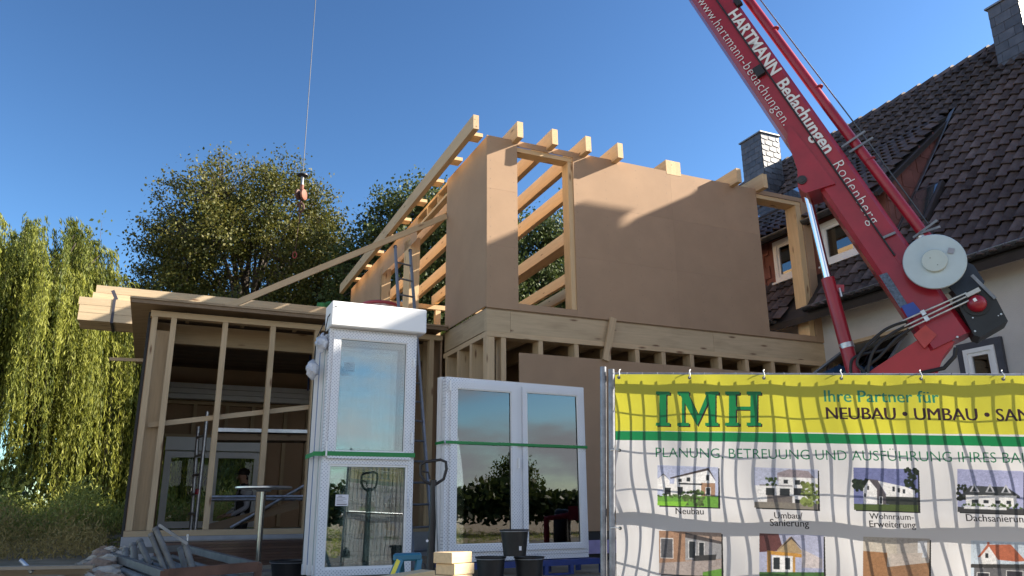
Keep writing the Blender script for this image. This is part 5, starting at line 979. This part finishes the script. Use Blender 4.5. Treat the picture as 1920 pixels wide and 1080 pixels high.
def tree(name, base, height, crown_c, crown_r, label, m, leaf=.11, nlimb=11, nsub=7, ntw=6, per=55, seed=1, clump=.38, trunk_r=.28, cat='tree', droop=.0, dens_out=1.0):
    global rng
    rng = np.random.default_rng(seed); base = np.array(base, float); cc = base+np.array(crown_c); cr = np.array(crown_r, float)
    T = thing(name, base, label, cat); q = MB(); C = []; tw = []
    fork = base + np.array([0, 0, max(1.6, crown_c[2]-cr[2]*.75)])
    q.tube([Vector(base-np.array([0, 0, .3])), Vector((base+fork)/2+np.array([.06, 0, 0])), Vector(fork)], [trunk_r*1.3, trunk_r, trunk_r*.85], 10)
    top = cc+np.array([0, 0, cr[2]*.55]); q.tube([Vector(fork), Vector((fork+top)/2+rng.normal(size=3)*.15), Vector(top)], [trunk_r*.8, trunk_r*.45, .02], 8)
    nodes = []
    for i in range(nlimb):
        zz = -.25+1.2*(i+.5)/nlimb; zz = min(zz, .97); az_ = i*2.39996+seed; d = np.array([math.sqrt(1-zz*zz)*math.cos(az_), math.sqrt(1-zz*zz)*math.sin(az_), zz]); e = cc+d*cr*rng.uniform(.6, .82); f0 = np.clip((zz+.3)*.5, 0, .75)*rng.uniform(.6, 1.); st = fork+(top-fork)*f0; mid = (st+e)/2+np.array([0, 0, -.06*np.linalg.norm(e-st)])+rng.normal(size=3)*.12
        q.tube([Vector((1-t)**2*st+2*t*(1-t)*mid+t*t*e) for t in np.linspace(0, 1, 6)], [trunk_r*.40*(1-f0*.5)*(1-t)+.012 for t in np.linspace(0, 1, 6)], 6)
        for t in np.linspace(.3, 1, 9): nodes.append((1-t)**2*st+2*t*(1-t)*mid+t*t*e)
    nodes = np.array(nodes); M_ = nlimb*nsub*ntw//2; D_ = randdir(M_*2); D_ = D_[D_[:, 2] > -.55][:M_]; az_ = np.arctan2(D_[:, 1], D_[:, 0]); el_ = np.arcsin(D_[:, 2])
    lum = 1+.08*np.sin(4*az_+seed)*np.cos(3*el_+seed)+.07*np.sin(9*az_+5*el_+seed*2)+.05*np.sin(15*el_+seed)+rng.normal(size=len(D_))*.035; r_ = np.cbrt(rng.uniform(.10, 1, len(D_)))
    P_ = cc+D_*cr*(r_*lum)[:, None]; s_ = 6.0/cr.mean(); keep = (np.sin(P_[:, 0]*s_+seed)+np.sin(P_[:, 1]*s_*1.1+1)+np.sin(P_[:, 2]*s_*1.3+2*seed)) > -1.55
    P_ = P_[keep]
    for p in P_:
        nd = nodes[np.argmin(((nodes-p)**2).sum(1))]; m2 = (nd+p)/2+np.array([0, 0, -.05])+rng.normal(size=3)*.06; q.tube([Vector(nd), Vector(m2), Vector(p)], [.022, .014, .004], 3, caps=False); tw.append((m2, p))
    q.build('trunk', BARK, T, True)
    for (a, b) in tw:
        n = max(4, int(per*rng.uniform(.3, 1.5))); t = rng.uniform(.35, 1.15, n)[:, None]; C.append(a+(b-a)*t+rng.normal(size=(n, 3))*clump*np.array([1, 1, .75])*rng.uniform(.6, 1.25))
    C = np.concatenate(C); n = len(C); A = randdir(n)+np.array([0, 0, -.5-droop]); A /= np.linalg.norm(A, axis=1, keepdims=True); Bv = np.cross(A, randdir(n)); Bv /= np.linalg.norm(Bv, axis=1, keepdims=True)
    sz = leaf*rng.uniform(.6, 1.3, n)[:, None]
    tone = .5+.3*np.sin(C[:, 0]*1.9+seed)*np.sin(C[:, 1]*2.3)*np.sin(C[:, 2]*1.7+1)+rng.normal(size=n)*.28
    leafmesh('crown', C, A*sz*.5, Bv*sz*.32, np.clip(tone, 0, 1), m, T); return T
def at_(x, D, z=.85): p = onY(x, 900, D); return (p.x, D, z)
M_lime = leafmat('autumn_lime_leaf', (.045, .062, .013), (.14, .125, .022), .3); M_dk = leafmat('dark_leaf', (.035, .055, .018), (.085, .11, .028), .25); M_mid = leafmat('mid_leaf', (.05, .08, .02), (.12, .15, .03), .3)
def zpx(y, D): return onY(600, y, D).z
D = 27.; zt = zpx(300, D)
tree('lime_tree', at_(432, D), zt, (0, 0, 9.0-.85), (4.15, 3.9, (zt-9.0)*.98), 'tall broad tree with browning autumn leaves behind the low roof', M_lime, .11, 36, 13, 8, 74, 4, .21, .36)
D = 25.; zt = zpx(352, D)
tree('dark_tree', at_(800, D), zt, (0, 0, 7.0-.85), (3.7, 3.4, (zt-7.0)*1.0), 'dark green tree behind the bare rafters of the extension', M_dk, .125, 36, 12, 8, 74, 11, .22, .34)
D = 28.; zt = zpx(392, D)
tree('dark_tree', at_(1050, D), zt, (0, 0, 6.6-.85), (4.0, 3.2, (zt-6.6)*1.0), 'dark leafy tree seen through the tall wall opening', M_dk, .135, 34, 12, 8, 70, 13, .24, .3)
D = 30.; zt = zpx(450, D)
tree('dark_tree', at_(112, D), zt, (0, 0, 5.4), (1.8, 1.7, zt-6.2), 'small dark tree peeking out between the willow and the tall tree', M_dk, .16, 12, 7, 6, 44, 17, .28, .2)
D = 34.; zt = zpx(535, D)
tree('lime_tree', at_(290, D), zt, (0, 0, 5.5), (3.4, 2.6, zt-6.3), 'lower bushy tree right of the willow, behind the timber bundle', M_mid, .17, 12, 7, 6, 44, 23, .34, .25)
D = 33.; zt = zpx(520, D)
tree('lime_tree', at_(640, D), zt, (0, 0, 6.0), (4.6, 2.6, zt-6.8), 'wide leafy tree low behind the blue guard rail', M_lime, .17, 14, 8, 6, 44, 29, .34, .28)
# willow
def willow(base, crown_c, crown_r, label, nst, seed, zlow=1.2, size=.085, xlim=None):
    global rng
    rng = np.random.default_rng(seed); base = np.array(base, float); cc = base+np.array(crown_c); cr = np.array(crown_r, float)
    T = thing('willow_tree', base, label, 'tree'); q = MB(); q.tube([Vector(base-np.array([0, 0, .3])), Vector(base+np.array([.15, 0, 1.6])), Vector(base+np.array([.0, .1, 3.2]))], [.42, .32, .28], 12)
    f = base+np.array([0, .1, 3.1]); ends = []
    for i in range(18):
        d = randdir(1)[0]; d[2] = abs(d[2])*.9+.15; d /= np.linalg.norm(d); e = cc+d*cr*rng.uniform(.7, .98); mid = (f+e)/2+np.array([0, 0, .5])+rng.normal(size=3)*.2; q.tube([Vector(f), Vector(mid), Vector(e)], [.14, .07, .015], 6); ends.append((f, mid, e))
    Cs, As, Ts = [], [], []; narc = nst//16
    for ar in range(narc):
        d = randdir(1)[0]; d[2] = abs(d[2])*1.05-.15; d /= np.linalg.norm(d); az_ = math.atan2(d[1], d[0]); bulge = 1+.14*math.sin(3.3*az_+seed)+.10*math.sin(7.1*az_)
        e = cc+d*cr*rng.uniform(.62, 1.0)*bulge; hd = np.array([d[0]+rng.normal()*.35+.15, d[1]+rng.normal()*.35, 0]); hd /= np.linalg.norm(hd); al = rng.uniform(.5, 1.3); arct = rng.normal()*.22; lmax = rng.uniform(1.4, 5.6)
        for s in range(16):
            ft = rng.uniform(0, 1); p = e+hd*al*(ft-.4)+np.array([0, 0, .22*math.sin(ft*2.6)-.25*ft*ft])+rng.normal(size=3)*.05; ln = max(.5, min(lmax*rng.uniform(.55, 1.05), p[2]-zlow-rng.uniform(0, .5))); npt = 8; w = rng.uniform(.1, .35)
            lean = rng.normal(size=3)*.035+np.array([.03, 0, 0]); tt = np.linspace(0, 1, npt)[:, None]; pts = p+hd*w*(1-np.exp(-3*tt))+np.array([0, 0, .14])*np.sin(np.minimum(1, tt*5)*math.pi)*(tt < .2)-np.array([0, 0, 1.])*ln*tt**1.12+lean*tt*ln
            if s % 5 == 0: q.tube([Vector(a) for a in pts[::2]], .005, 3, caps=False)
            n = int(ln*24*.085/size); t = np.sort(rng.uniform(0, 1, n))*(npt-1.001); i0 = t.astype(int); fr = (t-i0)[:, None]; c = pts[i0]*(1-fr)+pts[i0+1]*fr; dirs = pts[i0+1]-pts[i0]; dirs /= np.linalg.norm(dirs, axis=1, keepdims=True)
            a = dirs+rng.normal(size=(n, 3))*.33; a /= np.linalg.norm(a, axis=1, keepdims=True); Cs.append(c+rng.normal(size=(n, 3))*.022); As.append(a); Ts.append(np.clip(.45+arct+rng.normal()*.12+rng.normal(size=n)*.18, 0, 1))
    q.build('trunk', BARK, T, True); C, A, tn = np.concatenate(Cs), np.concatenate(As), np.concatenate(Ts); n = len(C); Bv = np.cross(A, randdir(n)); Bv /= np.linalg.norm(Bv, axis=1, keepdims=True); sz = size*rng.uniform(.7, 1.3, n)[:, None]
    leafmesh('crown', C, A*sz, Bv*sz*.17, tn, M_wil, T)
M_wil = leafmat('willow_leaf', (.065, .095, .018), (.30, .31, .05), .42)
b = at_(-45, 20.); willow(b, (-.1, 0, 5.3), (3.1, 2.8, 3.6), 'big weeping willow with long yellow-green strands at the left edge', 4200, 5, 1.3, .075)
b = at_(225, 22.); willow(b, (0, 0, 3.6), (1.5, 1.4, 2.6), 'slim hanging willow standing just left of the low room', 1300, 8, 1.1, .075)
b = at_(385, 24.); willow(b, (0, 0, 2.3), (2.6, 1.4, 1.8), 'sunlit willow seen through the rear window of the low room', 1700, 9, 1.0, .085)
# rough grass and weeds
def weeds(name, n, xr, yr, hmax, m, label_kind, seed, wid=.02, hfun=None):
    r = np.random.default_rng(seed); x = r.uniform(*xr, n); y = r.uniform(*yr, n); z = np.array([gh(a, b) for a, b in zip(x, y)]); hh_ = hmax*r.uniform(.25, 1., n)*(1 if hfun is None else hfun(x, y))*np.clip(.62+.35*np.sin(x*1.3+seed)*np.sin(y*.9+seed)+.25*np.sin(x*3.7+y*2.1), .2, 1.25)
    C, A, tn = [], [], []
    nl = 9
    for k in range(nl):
        t = (k+.6)/nl; C.append(np.stack([x+r.normal(size=n)*.06*t*2, y+r.normal(size=n)*.06*t*2, z+hh_*t], 1)); a = r.normal(size=(n, 3))*.6+np.array([0, 0, .75]); a /= np.linalg.norm(a, axis=1, keepdims=True); A.append(a*(hh_*.05+.018)[:, None]); tn.append(np.clip(.5+.35*np.sin(x*1.7+seed)*np.sin(y*1.3)+r.normal(size=n)*.2, 0, 1))
    C, A, tn = np.concatenate(C), np.concatenate(A), np.concatenate(tn); Bv = np.cross(A, r.normal(size=A.shape)); Bv /= np.linalg.norm(Bv, axis=1, keepdims=True); return leafmesh(name, C, A, Bv*wid*r.uniform(.6, 1.5, len(C))[:, None], tn, m, None, 'stuff')
M_weed = leafmat('weed_leaf', (.09, .15, .03), (.36, .36, .09), .35); M_dry = leafmat('dry_weed', (.24, .19, .06), (.44, .33, .13), .3)
clear = lambda x, y: np.where((x > -4.9+.0*y) & (y < 17.5) & (y > 9.6) & (x-(-4.9) > (y-10.3)*-.55), .0, 1.)
def inb(x, y):
    u = (x-K.x)*U.x+(y-K.y)*U.y; v = (x-K.x)*V.x+(y-K.y)*V.y; return np.where((u > -4.75) & (v > -3.2) & (v < 7.1), .001, 1.)
weeds('weed_patch', 16000, (-18, -4.6), (14.5, 26), 1.05, M_weed, '', 3, .014, inb); weeds('dry_weed_patch', 4200, (-11.5, -5.6), (12.2, 18), .75, M_dry, '', 4, .008, inb)
weeds('meadow_grass', 16000, (-30, 14), (19, 44), .6, M_weed, '', 6, .03, inb); weeds('meadow_grass_behind', 5000, (2, 40), (-45, -8), .5, M_weed, '', 8, .03)
for o in D2.objects:
    if o.get('kind') == 'stuff' and o.parent is None: tag(o, {'weed_patch': 'tall green weeds left of the low room', 'dry_weed_patch': 'dry yellow-brown weeds left of the rubble heap', 'meadow_grass': 'rough meadow grass behind the buildings', 'meadow_grass_behind': 'grass on the far side of the road behind the viewer'}.get(o.name, 'plants'), 'plants')
# far hedge row closing the view, and what the panes mirror
def hedge(name, pts, h, label, m, seed, n=9000, leaf=.3):
    r = np.random.default_rng(seed); pts = np.array(pts, float); seg = np.linalg.norm(np.diff(pts, axis=0), axis=1); cum = np.r_[0, np.cumsum(seg)]/seg.sum(); t = r.uniform(0, 1, n); x = np.interp(t, cum, pts[:, 0]); y = np.interp(t, cum, pts[:, 1])
    top = h*(.75+.25*np.sin(t*37+seed)*np.sin(t*91)); z = top*np.sqrt(r.uniform(0, 1, n)); C = np.stack([x+r.normal(size=n)*.9, y+r.normal(size=n)*.9, .6+z], 1); A = r.normal(size=(n, 3)); A /= np.linalg.norm(A, axis=1, keepdims=True); Bv = np.cross(A, r.normal(size=(n, 3))); Bv /= np.linalg.norm(Bv, axis=1, keepdims=True)
    o = leafmesh(name, C, A*leaf, Bv*leaf*.6, np.clip(.5+r.normal(size=n)*.3, 0, 1), m, None, 'stuff'); return tag(o, label, 'hedge')
hedge('far_hedge', [(-60, 42), (-30, 55), (0, 60), (40, 55), (70, 40)], 5.5, 'dense row of far trees along the horizon behind the plot', M_dk, 31, 16000, .4)
hedge('rear_hedge', [(-10, -38), (18, -30), (34, -17), (60, -9), (80, 12)], 3.0, 'hedge across the road behind the viewer, mirrored in the panes', M_dk, 33, 26000, .28)
tree('garden_tree', (41., -17.5, 0.), 5., (0, 0, 3.1), (1.9, 1.7, 2.1), 'round garden tree behind the viewer mirrored in the two-pane window', M_mid, .2, 9, 6, 6, 40, 41, .36, .2)
# spruce mirrored in the tall pane
rng = np.random.default_rng(77); sb = np.array((31., -21., 0.)); SPc = thing('spruce_tree', sb, 'pointed spruce behind the viewer mirrored in the tall window', 'tree'); q = MB(); q.tube([Vector(sb), Vector(sb+np.array([0, 0, 5.6]))], [.2, .02], 8); q.build('trunk', BARK, SPc)
n = 9000; t = rng.uniform(0, 1, n)**.8; a = rng.uniform(0, 6.283, n); rad = (1-t)*1.3*np.sqrt(rng.uniform(.05, 1, n))*(.7+.3*np.sin(t*60)); C = np.stack([sb[0]+rad*np.cos(a), sb[1]+rad*np.sin(a), 0.5+t*5.0-rad*.25], 1); A = np.stack([np.cos(a), np.sin(a), -.4+0*a], 1)+rng.normal(size=(n, 3))*.3; Bv = np.cross(A, rng.normal(size=(n, 3))); Bv /= np.linalg.norm(Bv, axis=1, keepdims=True)
leafmesh('crown', C, A*.10, Bv*.035, np.clip(rng.normal(.5, .3, n), 0, 1), M_dk, SPc)
# plain gabled houses: one behind the viewer (mirrored), two far behind the willow
def gable_house(name, c, w, d, h, rh, rot, label, wm, rm, wins=True):
    c = Vector(c); X = Vector((math.cos(rot), math.sin(rot), 0)); Y = Vector((-math.sin(rot), math.cos(rot), 0)); H_ = thing(name, c, label, 'house')
    q = MB(); q.box(c+Z*h/2, w, d, h, X, Y, Z); q.prism([c-X*w/2-Y*d/2+Z*h, c+X*w/2-Y*d/2+Z*h, c-Y*d/2+Z*(h+rh)], Y*d); q.build('wall', wm, H_); ov = .35
    for s in (-1, 1): MB().prism([c+X*s*(w/2+ov)-Y*(d/2+ov)+Z*(h-ov*rh/(w/2)+.05), c-Y*(d/2+ov)+Z*(h+rh+.05), c+Y*(d/2+ov)+Z*(h+rh+.05), c+X*s*(w/2+ov)+Y*(d/2+ov)+Z*(h-ov*rh/(w/2)+.05)], Z*.12).build('roof', rm, H_)
    for s in (-1, 1):
        for k in (-.28, .0, .28):
            for zz in ((1.5, 4.0) if h > 4.5 else (1.5,)):
                wn = MB().box(c+X*s*(w/2+.01)+Y*d*k+Z*zz, .05, 1.15, 1.35, X, Y, Z).build('window', PVC, H_); MB().box(c+X*s*(w/2+.03)+Y*d*k+Z*zz, .05, .95, 1.15, X, Y, Z).build('pane', HGLASS, wn)
        for k in (-.25, .25):
            wn = MB().box(c+Y*s*(d/2+.01)+X*w*k+Z*1.6, 1.15, .05, 1.35, X, Y, Z).build('window', PVC, H_); MB().box(c+Y*s*(d/2+.03)+X*w*k+Z*1.6, .95, .05, 1.15, X, Y, Z).build('pane', HGLASS, wn)
RTL = mat('red_roof', (.28, .10, .06), .8, var=.25, nscale=8); WHW = mat('white_render', (.72, .71, .68), .9); BRW = mat('brick_far', (.30, .11, .07), .9, var=.25, nscale=20)
gable_house('neighbour_house', (62, -48, 0), 10, 24, 2.5, 2.6, .75, 'long low house behind the viewer mirrored in the panes', mat('dark_brick', (.06, .045, .04), .9), mat('brown_roof', (.12, .08, .06), .8, var=.3, nscale=10))
gable_house('neighbour_house', (-20.5, 50, .8), 7.5, 9, 3.6, 3.2, .35, 'white house far behind the willow strands', WHW, RTL)
gable_house('brick_house', (-33, 34, .8), 7, 8, 4.2, 3.0, -.3, 'red brick house glimpsed through the willow at far left', BRW, RTL)

q = MB(); q.box((0, -5.6, .012), 240, 7.2, .01); q.build('road', mat('asphalt', (.05, .05, .052), .9, var=.2, nscale=3, bump=.3, bscale=60), None, False, 'structure')
q = MB(); q.box((0, -1.35, .06), 240, 1.3, .12); q.build('pavement', mat('paving', (.26, .25, .24), .9, var=.15, nscale=2), None, False, 'structure')
